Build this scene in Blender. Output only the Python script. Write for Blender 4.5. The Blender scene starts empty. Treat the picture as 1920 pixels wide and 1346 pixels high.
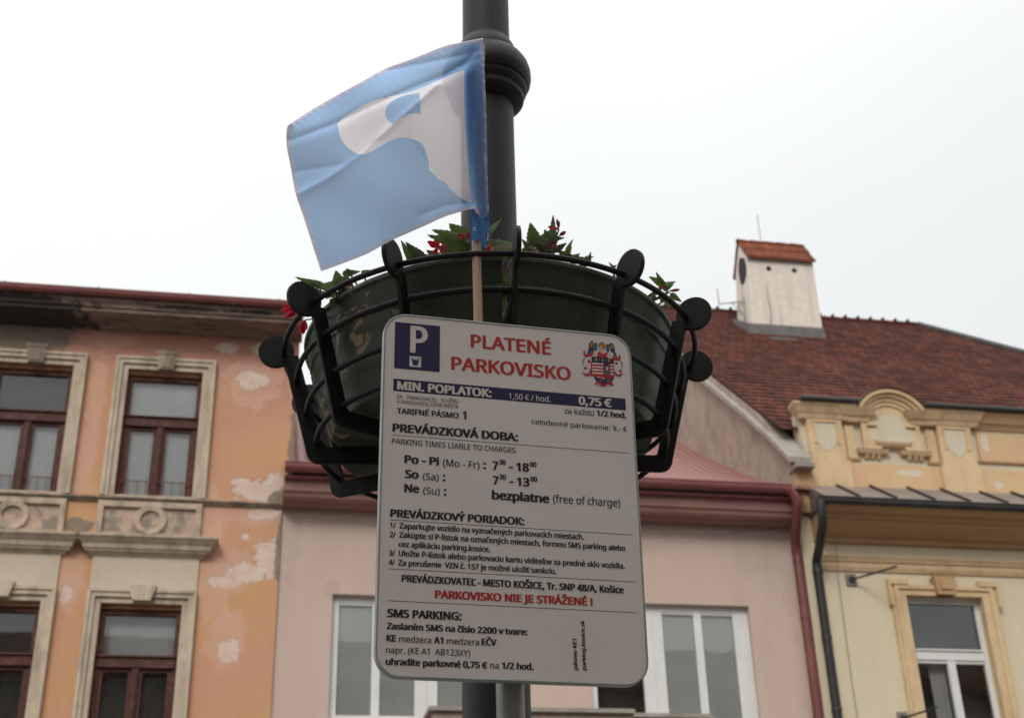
import bpy, bmesh, math, random, os
from mathutils import Vector, Matrix
from mathutils.geometry import delaunay_2d_cdt
random.seed(7)
PI = math.pi
R = math.radians
scene = bpy.context.scene
COL = scene.collection

# ---------------------------------------------------------------- camera
cam = bpy.data.cameras.new("camera")
cam_o = bpy.data.objects.new("camera", cam)
COL.objects.link(cam_o)
scene.camera = cam_o
PITCH, YAW, ROLL = R(27.667), R(11.044), R(-1.7224)
fw = Vector((math.sin(YAW)*math.cos(PITCH), math.cos(YAW)*math.cos(PITCH), math.sin(PITCH)))
r0 = Vector((math.cos(YAW), -math.sin(YAW), 0))
u0 = r0.cross(fw)
cr = r0*math.cos(ROLL) + u0*math.sin(ROLL)
cu = u0*math.cos(ROLL) - r0*math.sin(ROLL)
cam_o.matrix_world = Matrix(((cr.x, cu.x, -fw.x, 0), (cr.y, cu.y, -fw.y, 0), (cr.z, cu.z, -fw.z, 1.6), (0, 0, 0, 1)))
cam.sensor_width = 36
cam.lens = 2517/1920*36
cam.clip_start = .05
cam.clip_end = 500
cam.dof.use_dof = True
cam.dof.focus_distance = 3.02
cam.dof.aperture_fstop = 6.3

# ---------------------------------------------------------------- world, sun, exposure
SUN_EL, SUN_ROT = R(38), R(205)
world = bpy.data.worlds.new("World")
scene.world = world
world.use_nodes = True
nt = world.node_tree
bg = nt.nodes["Background"]
sky = nt.nodes.new("ShaderNodeTexSky")
sky.sky_type = 'NISHITA'
sky.sun_disc = False
sky.sun_elevation = SUN_EL
sky.sun_rotation = SUN_ROT
tc = nt.nodes.new("ShaderNodeTexCoord")
sep = nt.nodes.new("ShaderNodeSeparateXYZ")
nt.links.new(tc.outputs["Generated"], sep.inputs[0])
ab = nt.nodes.new("ShaderNodeMath")                  # overcast sky: brighter towards the zenith
ab.operation = 'MAXIMUM'
ab.inputs[1].default_value = 0
nt.links.new(sep.outputs[2], ab.inputs[0])
pw_ = nt.nodes.new("ShaderNodeMath")
pw_.operation = 'POWER'
pw_.inputs[1].default_value = 5
nt.links.new(ab.outputs[0], pw_.inputs[0])
ramp = nt.nodes.new("ShaderNodeMath")
ramp.operation = 'MULTIPLY_ADD'
ramp.inputs[1].default_value = 15.0
ramp.inputs[2].default_value = 7.8
nt.links.new(pw_.outputs[0], ramp.inputs[0])
cl = nt.nodes.new("ShaderNodeTexNoise")
cl.inputs["Scale"].default_value = 1.7
cl.inputs["Detail"].default_value = 3
nt.links.new(tc.outputs["Generated"], cl.inputs["Vector"])
cm = nt.nodes.new("ShaderNodeMapRange")
cm.inputs[1].default_value = .3
cm.inputs[2].default_value = .7
cm.inputs[3].default_value = .955
cm.inputs[4].default_value = 1.055
nt.links.new(cl.outputs["Fac"], cm.inputs[0])
mu = nt.nodes.new("ShaderNodeMath")
mu.operation = 'MULTIPLY'
nt.links.new(ramp.outputs[0], mu.inputs[0])
gx = nt.nodes.new("ShaderNodeMath")                  # the cloud is thicker towards the right
gx.operation = 'MULTIPLY_ADD'
gx.inputs[1].default_value = -.18
gx.inputs[2].default_value = 1.03
nt.links.new(sep.outputs[0], gx.inputs[0])
gm = nt.nodes.new("ShaderNodeMath")
gm.operation = 'MULTIPLY'
nt.links.new(gx.outputs[0], gm.inputs[0])
nt.links.new(cm.outputs[0], gm.inputs[1])
nt.links.new(gm.outputs[0], mu.inputs[1])
tint = nt.nodes.new("ShaderNodeVectorMath")
tint.operation = 'SCALE'
tint.inputs[0].default_value = (.985, 1.0, 1.0)
nt.links.new(mu.outputs[0], tint.inputs["Scale"])
mx = nt.nodes.new("ShaderNodeMix")
mx.data_type = 'RGBA'
mx.inputs["Factor"].default_value = .94
nt.links.new(sky.outputs[0], mx.inputs["A"])
nt.links.new(tint.outputs[0], mx.inputs["B"])
nt.links.new(mx.outputs["Result"], bg.inputs[0])
bg.inputs[1].default_value = .1

sun = bpy.data.lights.new("sun", 'SUN')
sun.energy = 1.5
sun.angle = R(22)
sun.color = (1, .97, .92)
sun_o = bpy.data.objects.new("sun", sun)
COL.objects.link(sun_o)
sd = Vector((math.sin(SUN_ROT)*math.cos(SUN_EL), math.cos(SUN_ROT)*math.cos(SUN_EL), math.sin(SUN_EL)))
sun_o.rotation_euler = sd.to_track_quat('Z', 'Y').to_euler()
sun_o.location = (-10, -25, 40)

scene.view_settings.view_transform = 'Standard'
scene.view_settings.look = 'None'
scene.view_settings.exposure = .2
scene.view_settings.gamma = 1
scene.cycles.max_bounces = 8
scene.cycles.transparent_max_bounces = 12
scene.cycles.use_denoising = True

# ---------------------------------------------------------------- materials
class NT:
    """short-hand for building one material's node tree"""
    def __init__(self, name):
        self.m = bpy.data.materials.new(name)
        self.m.use_nodes = True
        self.t = self.m.node_tree
        self.b = self.t.nodes["Principled BSDF"]
        self.out = self.t.nodes["Material Output"]
        self.pos = self.t.nodes.new("ShaderNodeNewGeometry").outputs["Position"]
    def put(self, sock, v):
        if hasattr(v, "is_linked"):
            self.t.links.new(v, sock)
        elif v is not None:
            sock.default_value = v
    def node(self, kind, **k):
        n = self.t.nodes.new(kind)
        for a, v in k.items():
            setattr(n, a, v)
        return n
    def noise(self, scale, detail=4, rough=.55, vec=None, dist=0):
        n = self.node("ShaderNodeTexNoise")
        self.put(n.inputs["Vector"], vec or self.pos)
        n.inputs["Scale"].default_value = scale
        n.inputs["Detail"].default_value = detail
        n.inputs["Roughness"].default_value = rough
        n.inputs["Distortion"].default_value = dist
        return n.outputs["Fac"]
    def math(self, op, a, b=0.0):
        n = self.node("ShaderNodeMath", operation=op)
        self.put(n.inputs[0], a)
        self.put(n.inputs[1], b)
        return n.outputs[0]
    def vmath(self, op, a, b=None):
        n = self.node("ShaderNodeVectorMath", operation=op)
        self.put(n.inputs[0], a)
        if b is not None:
            self.put(n.inputs[1], b)
        return n.outputs["Value"] if op in ('LENGTH', 'DISTANCE', 'DOT_PRODUCT') else n.outputs[0]
    def rng(self, v, a, b, c=0.0, d=1.0, smooth=False):
        n = self.node("ShaderNodeMapRange")
        if smooth:
            n.interpolation_type = 'SMOOTHSTEP'
        self.put(n.inputs[0], v)
        for i, x in enumerate((a, b, c, d)):
            n.inputs[i+1].default_value = x
        return n.outputs[0]
    def mix(self, f, a, b):
        n = self.node("ShaderNodeMix", data_type='RGBA')
        self.put(n.inputs["Factor"], f)
        self.put(n.inputs["A"], a if hasattr(a, "is_linked") else (*a, 1))
        self.put(n.inputs["B"], b if hasattr(b, "is_linked") else (*b, 1))
        return n.outputs["Result"]
    def scale(self, v, s):
        return self.vmath('MULTIPLY', v, s)
    def bump(self, h, strength=.3, dist=.01):
        n = self.node("ShaderNodeBump")
        n.inputs["Strength"].default_value = strength
        n.inputs["Distance"].default_value = dist
        self.put(n.inputs["Height"], h)
        self.put(self.b.inputs["Normal"], n.outputs[0])
    def done(self, color, rough=.8, metal=0.0, spec=None):
        self.put(self.b.inputs["Base Color"], color if hasattr(color, "is_linked") else (*color, 1))
        self.put(self.b.inputs["Roughness"], rough)
        self.b.inputs["Metallic"].default_value = metal
        if spec is not None:
            self.b.inputs["Specular IOR Level"].default_value = spec
        return self.m
    def blobs(self, lst, wob, amount=.9):
        """mask: 1 inside any of the ragged patches (x, z, rx, rz) on a wall"""
        res = None
        for (x, z, rx, rz) in lst:
            d = self.vmath('SUBTRACT', self.pos, (x, 0, z))
            d = self.scale(d, (1/rx, 0, 1/rz))
            v = self.math('ADD', self.vmath('LENGTH', d), wob)
            v = self.rng(v, .95, 1.25, amount, 0, True)
            res = v if res is None else self.math('MAXIMUM', res, v)
        return res

def mat(name, c, c2=None, scale=4.0, rough=.8, metal=0.0, bump=0.0, bscale=60.0, lo=.35, hi=.65, spec=None, detail=4):
    n = NT(name)
    col = c
    if c2:
        col = n.mix(n.rng(n.noise(scale, detail), lo, hi), c, c2)
    if bump:
        n.bump(n.noise(bscale, 3), bump, .004)
    return n.done(col, rough, metal, spec)

def streaked(name, c, c2, sx=5.0, sz=.6, rough=.85, amt=(.45, .75)):
    """plaster or stone with vertical rain streaks and small stains"""
    n = NT(name)
    v = n.scale(n.pos, (sx, sx, sz))
    f = n.rng(n.noise(1.0, 5, .6, v), amt[0], amt[1])
    g = n.rng(n.noise(7, 5, .65), .42, .8, 0, .7)
    n.bump(n.noise(40, 4), .25, .006)
    return n.done(n.mix(n.math('MAXIMUM', f, g), c, c2), rough)

def plaster_orange():
    n = NT("old orange plaster")
    ochre, salmon, pink = (.51, .285, .135), (.51, .265, .165), (.43, .21, .155)
    z = n.node("ShaderNodeSeparateXYZ")
    n.put(z.inputs[0], n.pos)
    base = n.mix(n.rng(n.noise(.8, 4), .4, .6), ochre, salmon)
    up = n.math('ADD', n.rng(z.outputs[2], 10.2, 12.3, 0, 1), n.rng(n.noise(1.1, 3), .3, .7, -.35, .35))
    base = n.mix(n.rng(up, .2, .9), base, pink)  # pinker towards the eaves; the darker tone is partly painted-in shade
    base = n.mix(n.rng(n.noise(2.6, 5, .65), .56, .70, 0, .45), base, (.50, .28, .20))
    streak = n.noise(1.0, 4, .6, n.scale(n.pos, (9, 9, .5)))
    base = n.mix(n.rng(streak, .55, .8, 0, .35), base, (.33, .17, .11))
    wob = n.rng(n.noise(3.6, 9, .68, None, .5), .22, .78, -.8, .8)
    haze = n.blobs([(-.42, 11.52, .46, .36), (-.8, 7.95, .24, .42), (-.56, 7.31, .26, .42), (-.95, 9.32, .12, .4), (-2.89, 8.14, .18, .45), (-2.84, 11.19, .13, .6),
                    (-.6, 8.35, .42, .3), (-.9, 9.0, .18, .5), (-2.9, 9.62, .25, .08), (-4.95, 8.2, .2, .4), (-.3, 9.3, .45, .2), (-2.86, 10.2, .12, .5), (-2.8, 12.2, .4, .12)], wob, .55)
    hz = n.math('MULTIPLY', haze, n.rng(n.noise(2.4, 5), .3, .65, .45, 1))
    base = n.mix(hz, base, (.57, .36, .285))
    n2 = n.rng(n.noise(4.6, 12, .78, None, .9), .25, .75, -1.0, .9)
    pale = n.blobs([(-.43, 11.6, .22, .14), (-.89, 12.15, .17, .09), (-.26, 12.18, .19, .11), (-.22, 9.66, .34, .16), (.03, 9.8, .13, .17),
                    (.0, 8.57, .20, .25), (-.32, 8.32, .26, .13), (-.62, 8.16, .24, .08), (-.50, 7.12, .14, .16), (-.37, 8.9, .055, .06), (-.08, 9.29, .24, .10), (-.47, 9.79, .14, .07), (-2.9, 7.9, .08, .14)], n2, .92)
    palecol = n.mix(n.rng(n.noise(5, 5), .4, .62), (.60, .50, .42), (.585, .41, .34))
    base = n.mix(pale, base, palecol)
    edge = n.math('MULTIPLY', n.rng(pale, .05, .35), n.rng(pale, .35, .75, 1, 0))   # broken plaster lip round each flake
    base = n.mix(n.math('MULTIPLY', edge, .35), base, (.30, .19, .13))
    grey = n.blobs([(.29, 10.4, .075, .55), (-4.05, 12.25, .75, .36), (.1, 9.52, .13, .16), (-3.67, 12.35, .35, .2), (-2.86, 8.98, .18, .13), (.17, 8.7, .06, .5)], wob, .85)
    base = n.mix(grey, base, n.mix(n.noise(8, 4), (.22, .20, .15), (.11, .085, .07)))
    n.bump(n.math('SUBTRACT', n.noise(25, 6), pale), .4, .012)
    return n.done(base, .9)

def tile_mat(name, c, c2, dark, w=.21, h=.2475, z0=0.0):
    n = NT(name)
    s = n.node("ShaderNodeSeparateXYZ")
    n.put(s.inputs[0], n.pos)
    cmb = n.node("ShaderNodeCombineXYZ")
    n.put(cmb.inputs[0], s.outputs[0])
    n.put(cmb.inputs[1], n.math('SUBTRACT', s.outputs[2], z0))
    bt = n.node("ShaderNodeTexBrick")
    n.put(bt.inputs["Vector"], cmb.outputs[0])
    bt.inputs["Color1"].default_value = (*c, 1)
    bt.inputs["Color2"].default_value = (*c2, 1)
    bt.inputs["Mortar"].default_value = (*dark, 1)
    bt.inputs["Scale"].default_value = 1
    bt.inputs["Mortar Size"].default_value = .011
    bt.inputs["Mortar Smooth"].default_value = .4
    bt.inputs["Bias"].default_value = 0
    bt.inputs["Brick Width"].default_value = w
    bt.inputs["Row Height"].default_value = h
    big = n.rng(n.noise(.55, 5, .6), .35, .68)
    col = n.mix(n.math('MULTIPLY', big, .45), bt.outputs[0], dark)
    col = n.mix(n.rng(n.noise(2.2, 4), .5, .75, 0, .6), col, dark)
    col = n.mix(n.rng(n.noise(11, 2), .62, .7, 0, .5), col, (.24, .085, .05))
    n.bump(n.noise(30, 3), .3, .006)
    return n.done(col, .95, 0, .08)

def glass_mat(name, dark=.0):
    n = NT(name)
    t = n.t
    tr = n.node("ShaderNodeBsdfTransparent")
    tr.inputs[0].default_value = (.93, .94, .935, 1)
    gl = n.node("ShaderNodeBsdfGlossy")
    gl.inputs["Roughness"].default_value = .02
    nz = n.node("ShaderNodeBump")
    nz.inputs["Strength"].default_value = .06
    nz.inputs["Distance"].default_value = .02
    n.put(nz.inputs["Height"], n.noise(1.6, 1))
    n.put(gl.inputs["Normal"], nz.outputs[0])
    fr = n.node("ShaderNodeFresnel")
    fr.inputs["IOR"].default_value = 1.5
    fac = n.math('MULTIPLY', fr.outputs[0], 1.5)
    ms = n.node("ShaderNodeMixShader")
    n.put(ms.inputs[0], fac)
    t.links.new(tr.outputs[0], ms.inputs[1])
    t.links.new(gl.outputs[0], ms.inputs[2])
    t.links.new(ms.outputs[0], n.out.inputs["Surface"])
    return n.m

def cloth_mat(name, c, trans=.5, clear=.1, weave=1):
    n = NT(name)
    t = n.t
    col = n.mix(n.rng(n.noise(14, 3), .3, .7, 0, .35), c, tuple(x*.9 for x in c))
    df = n.node("ShaderNodeBsdfDiffuse")
    tl = n.node("ShaderNodeBsdfTranslucent")
    tr = n.node("ShaderNodeBsdfTransparent")
    n.put(df.inputs[0], col)
    n.put(tl.inputs[0], col)
    bp = n.node("ShaderNodeBump")
    bp.inputs["Strength"].default_value = .25
    bp.inputs["Distance"].default_value = .004
    n.put(bp.inputs["Height"], n.noise(24, 3, .5))
    n.put(df.inputs["Normal"], bp.outputs[0])
    a = n.node("ShaderNodeMixShader")
    a.inputs[0].default_value = trans
    t.links.new(df.outputs[0], a.inputs[1])
    t.links.new(tl.outputs[0], a.inputs[2])
    b = n.node("ShaderNodeMixShader")
    b.inputs[0].default_value = clear
    t.links.new(a.outputs[0], b.inputs[1])
    t.links.new(tr.outputs[0], b.inputs[2])
    t.links.new(b.outputs[0], n.out.inputs["Surface"])
    return n.m

def leaf_mat(name, c, c2, tl=.35):
    n = NT(name)
    t = n.t
    col = n.mix(n.rng(n.noise(28, 3), .35, .65), c, c2)
    n.done(col, .5, 0, .3)
    tr = n.node("ShaderNodeBsdfTranslucent")
    n.put(tr.inputs[0], col)
    ms = n.node("ShaderNodeMixShader")
    ms.inputs[0].default_value = tl
    t.links.new(n.b.outputs[0], ms.inputs[1])
    t.links.new(tr.outputs[0], ms.inputs[2])
    t.links.new(ms.outputs[0], n.out.inputs["Surface"])
    return n.m

def planter_mat():
    n = NT("dark green planter paint")
    base = n.mix(n.rng(n.noise(5, 4), .35, .7), (.026, .036, .020), (.042, .052, .032))
    base = n.mix(n.rng(n.noise(1.0, 4, .6, n.scale(n.pos, (22, 22, 2.5))), .5, .8, 0, .6), base, (.085, .09, .07))
    s = n.node("ShaderNodeSeparateXYZ")
    n.put(s.inputs[0], n.pos)
    chip = n.noise(9, 5, .6, None, .8)
    side = n.rng(s.outputs[0], .1, .40, .085, 0)            # the paint has flaked most at the left end
    chips = n.rng(n.math('ADD', chip, side), .685, .70)
    base = n.mix(n.math('MULTIPLY', chips, .85), base, n.mix(n.noise(16, 3), (.34, .21, .10), (.20, .155, .10)))
    n.bump(n.math('SUBTRACT', n.noise(40, 3), n.math('MULTIPLY', chips, .8)), .35, .003)
    return n.done(base, .55, 0, .4)

M = {
 'plaster_orange': plaster_orange(),
 'trim': streaked("weathered beige stone", (.52, .425, .32), (.27, .215, .16), 5, 1.1, .9, (.43, .72)),
 'frieze': streaked("smooth beige stucco", (.52, .43, .335), (.45, .37, .285), 3, .7),
 'trim_dirty': streaked("stained grey stucco", (.38, .30, .22), (.20, .16, .12), 4, 1.5, .9, (.4, .6)),
 'apron': streaked("blotched stucco", (.47, .34, .26), (.23, .185, .14), 4, 3.4, .9, (.42, .58)),
 'apron_trim': streaked("worn apron moulding", (.48, .37, .28), (.27, .215, .16), 5, 3, .9, (.42, .62)),
 'cornice': streaked("dusty brown cornice", (.27, .19, .145), (.12, .088, .07), 3, 2.2, .9, (.42, .62)),
 'brown_paint': mat("old brown window paint", (.070, .026, .019), (.12, .056, .038), 9, .6, 0, .2, 50, .45, .75, .2),
 'lintel': mat("bare brick lintel", (.25, .11, .06), (.38, .22, .13), 5, .9),
 'red_gutter': mat("faded red gutter paint", (.20, .058, .056), (.25, .085, .078), 3, .45),
 'pipe_red': mat("dark red pipe paint", (.13, .030, .030), (.18, .05, .045), 3, .45),
 'pink_wall': streaked("pale pink render", (.50, .385, .325), (.455, .345, .285), 2.0, .5, .92, (.45, .8)),
 'pink_eave': mat("brown red eave paint", (.28, .145, .115), (.24, .12, .10), 3, .6),
 'pink_lip': mat("lit eave moulding", (.34, .18, .14), (.30, .15, .12), 3, .6),  # lighter eave paint, painting in the light that the moulding catches
 'sheet_roof': None,
 'white_frame': mat("white window plastic", (.68, .68, .65), (.61, .61, .58), 3, .35),
 'cream': streaked("cream render", (.62, .54, .385), (.55, .47, .335), 2.5, .5, .92, (.45, .8)),
 'cream_pale': streaked("pale cream stucco", (.55, .485, .36), (.50, .42, .31), 3, 1, .9),
 'ochre': streaked("ochre stucco", (.62, .455, .27), (.50, .345, .20), 4, 1.8, .9, (.42, .66)),
 'ochre_worn': None,
 'ochre_dark': streaked("brown ochre cornice", (.46, .29, .15), (.38, .225, .115), 2, 3, .9),
 'tin': mat("grey tin sheet", (.20, .165, .145), (.27, .225, .20), 2.5, .5, .35),
 'lead': mat("dull lead flashing", (.085, .078, .074), (.12, .11, .105), 4, .6),
 'tin_dark': mat("blackened tin", (.022, .022, .021), (.04, .038, .036), 4, .5, .2),
 'tile': tile_mat("old red clay tiles", (.165, .060, .044), (.076, .033, .027), (.030, .015, .013), .2, .1935, 11.357-.02),
 'tile_new': tile_mat("orange clay tiles", (.23, .072, .038), (.15, .048, .030), (.07, .028, .02), .24, .36),
 'chimney': streaked("whitewashed chimney plaster", (.66, .59, .52), (.44, .37, .31), 5, .35, .9, (.48, .8)),
 'rough_wall': streaked("rough grey party wall", (.36, .285, .225), (.25, .19, .15), 3, 2, .95, (.4, .65)),
 'coping': mat("grey stone coping", (.33, .30, .255), (.24, .21, .175), 3, .9, 0, .3, 40),
 'black_iron': mat("black iron paint", (.0085, .0085, .0085), (.013, .013, .012), 20, .55, 0, .15, 200, spec=.2),
 'pole_paint': mat("charcoal lamp post paint", (.0105, .0105, .010), (.0145, .014, .0135), 6, .5, 0, .35, 260, spec=.3),
 'galv': mat("galvanised steel", (.20, .20, .197), (.16, .16, .157), 12, .45, .7, .1, 90),
 'alu': mat("dull aluminium rim", (.36, .39, .37), (.29, .32, .30), 30, .45, .4),
 'sign_white': mat("reflective white film", (.70, .66, .635), (.67, .625, .60), 7, .5),
 'sign_face': mat("dusty white sign film", (.75, .71, .685), (.69, .645, .615), 2.6, .45, 0, .05, 15, .3, .8),
 'planter': planter_mat(),
 'soil': mat("dark soil", (.03, .02, .013), (.05, .035, .022), 30, 1, 0, .6, 80),
 'wood': None,
 'glass': glass_mat("window glass"),
 'curtain': mat("grey curtain", (.80, .80, .80), (.70, .71, .71), 2, .9),
 'unlit_room': mat("dim room", (.06, .058, .054), (.10, .098, .09), 1.5, .9),  # near-black colour stands in for the shade of the rooms
 'blind': mat("green grey blind", (.88, .91, .87), (.80, .83, .79), 1.5, .8),
 'dark': mat("painted dark opening", (.02, .018, .016), (.03, .026, .022), 5, .9),
 'flag_blue': cloth_mat("light blue flag cloth", (.36, .56, .85), .9, .075),
 'flag_white': cloth_mat("white flag print", (.95, .92, .97), .9, .085),
 'flag_hem': cloth_mat("stitched hem", (.60, .62, .80), .88, .03),
 'sleeve': cloth_mat("blue flag sleeve", (.10, .23, .47), .4, 0),  # deeper than the cloth's blue: shade of the doubled layers painted in
 'leaf': leaf_mat("begonia leaf", (.085, .145, .030), (.13, .185, .045), .45),
 'leaf_dark': leaf_mat("dark begonia leaf", (.040, .065, .020), (.07, .085, .032), .3),
 'leaf_grey': leaf_mat("grey green begonia leaf", (.10, .15, .08), (.08, .12, .06)),
 'leaf_yellow': leaf_mat("yellowing leaf", (.16, .17, .05), (.13, .09, .04)),
 'petal': leaf_mat("red petal", (.62, .022, .030), (.50, .012, .022), .45),
 'petal_pink': leaf_mat("pinkish petal", (.50, .075, .085), (.42, .04, .05), .4),
 'bud': leaf_mat("wine red bud", (.11, .006, .012), (.16, .012, .02), .2),
 'stem': mat("green red stem", (.12, .10, .04), (.16, .06, .04), 30, .6),
 'navy': mat("navy print", (.016, .013, .066), (.018, .015, .074), 10, .5),
 'red_print': mat("red print", (.46, .022, .026), (.43, .020, .024), 10, .5),
 'ink': mat("dark blue black print", (.016, .013, .020), (.019, .016, .023), 10, .5),
 'grey_print': mat("grey print", (.12, .10, .10), (.13, .11, .11), 10, .5),
 'gold': mat("gold print", (.38, .19, .025), (.33, .15, .02), 10, .5),
 'teal': mat("teal print", (.02, .11, .19), (.025, .13, .21), 10, .5),
 'skin_print': mat("pale skin print", (.55, .42, .36), (.5, .38, .33), 10, .5),
 'asphalt': mat("asphalt", (.05, .05, .05), (.07, .068, .065), 8, .9, 0, .4, 80),
 'paving': None,
}
def paving():
    n = NT("grey paving slabs")
    bt = n.node("ShaderNodeTexBrick")
    n.put(bt.inputs["Vector"], n.pos)
    bt.inputs["Color1"].default_value = (.26, .245, .225, 1)
    bt.inputs["Color2"].default_value = (.20, .19, .175, 1)
    bt.inputs["Mortar"].default_value = (.08, .075, .07, 1)
    bt.inputs["Scale"].default_value = 1
    bt.inputs["Brick Width"].default_value = .4
    bt.inputs["Row Height"].default_value = .4
    return n.done(bt.outputs[0], .85)
M['paving'] = paving()
def wood():
    n = NT("pale pine stick")
    c = n.mix(n.rng(n.noise(1.0, 4, .6, n.scale(n.pos, (160, 160, 5))), .35, .7), (.52, .37, .26), (.36, .24, .16))
    return n.done(c, .7)
M['wood'] = wood()
def sheet_roof():
    n = NT("red sheet metal roof")
    s = n.node("ShaderNodeSeparateXYZ")
    n.put(s.inputs[0], n.pos)
    w = n.math('SINE', n.math('MULTIPLY', s.outputs[0], 34))
    w2 = n.math('GREATER_THAN', n.math('SINE', n.math('MULTIPLY', s.outputs[1], 19)), .9)
    c = n.mix(n.rng(w, .2, 1, 0, .55), (.23, .085, .070), (.12, .042, .036))
    c = n.mix(n.math('MULTIPLY', w2, .5), c, (.10, .036, .032))
    c = n.mix(n.rng(n.noise(3, 4), .45, .7, 0, .4), c, (.27, .13, .11))
    n.bump(w, .6, .02)
    return n.done(c, .55)
M['sheet_roof'] = sheet_roof()
def ochre_worn():
    n = NT("flaking ochre plaster")
    b = n.mix(n.rng(n.noise(1.7, 4), .38, .62), (.58, .41, .225), (.57, .365, .21))
    wob = n.rng(n.noise(5, 6, .65, None, .5), .25, .75, -.8, .8)
    p = n.blobs([(9.45, 10.55, .33, .13), (9.3, 10.45, .15, .2), (11.75, 10.5, .12, .06), (12.1, 10.47, .14, .08), (10.95, 10.55, .2, .05), (12.5, 11.2, .06, .18), (12.6, 10.4, .1, .06), (11.5, 11.3, .04, .25)], wob, .9)
    b = n.mix(p, b, (.60, .52, .42))
    n.bump(n.noise(25, 5), .3, .01)
    return n.done(b, .9)
M['ochre_worn'] = ochre_worn()
def broken_cornice():
    n = NT("broken dusty cornice")
    f = n.rng(n.noise(1.0, 6, .65, n.scale(n.pos, (2.2, 6, 6))), .40, .64)
    b = n.mix(f, (.26, .18, .135), (.12, .088, .068))
    wob = n.rng(n.noise(4, 8, .7, None, .6), .25, .75, -.8, .8)
    hole = n.blobs([(-4.3, 12.42, 1.05, .16), (-3.5, 12.40, .22, .10), (-1.5, 12.52, .5, .035), (-.4, 12.53, .3, .03)], wob, .93)
    b = n.mix(hole, b, (.030, .024, .020))
    n.bump(n.math('SUBTRACT', n.noise(20, 6), hole), .6, .03)
    return n.done(b, .92)
M['cornice'] = broken_cornice()
def pink_render():
    n = NT("pale pink render with smudges")
    st = n.rng(n.noise(1.0, 5, .6, n.scale(n.pos, (2.2, 2.2, .5))), .45, .8)
    b = n.mix(st, (.50, .385, .325), (.445, .338, .28))
    b = n.mix(n.rng(n.noise(.55, 4), .42, .66, 0, .5), b, (.53, .40, .33))
    wob = n.rng(n.noise(3, 8, .7), .25, .75, -.9, .9)
    sm = n.blobs([(8.0, 8.95, .5, .3), (7.2, 9.2, .2, .06), (6.1, 8.95, .25, .08), (.35, 8.9, .12, .6), (8.45, 8.4, .12, .7), (1.0, 8.15, .1, .12), (2.9, 8.6, .3, .1)], wob, .13)
    b = n.mix(sm, b, (.22, .165, .14))
    n.bump(n.noise(40, 5), .3, .006)
    return n.done(b, .92)
M['pink_wall'] = pink_render()

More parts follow.
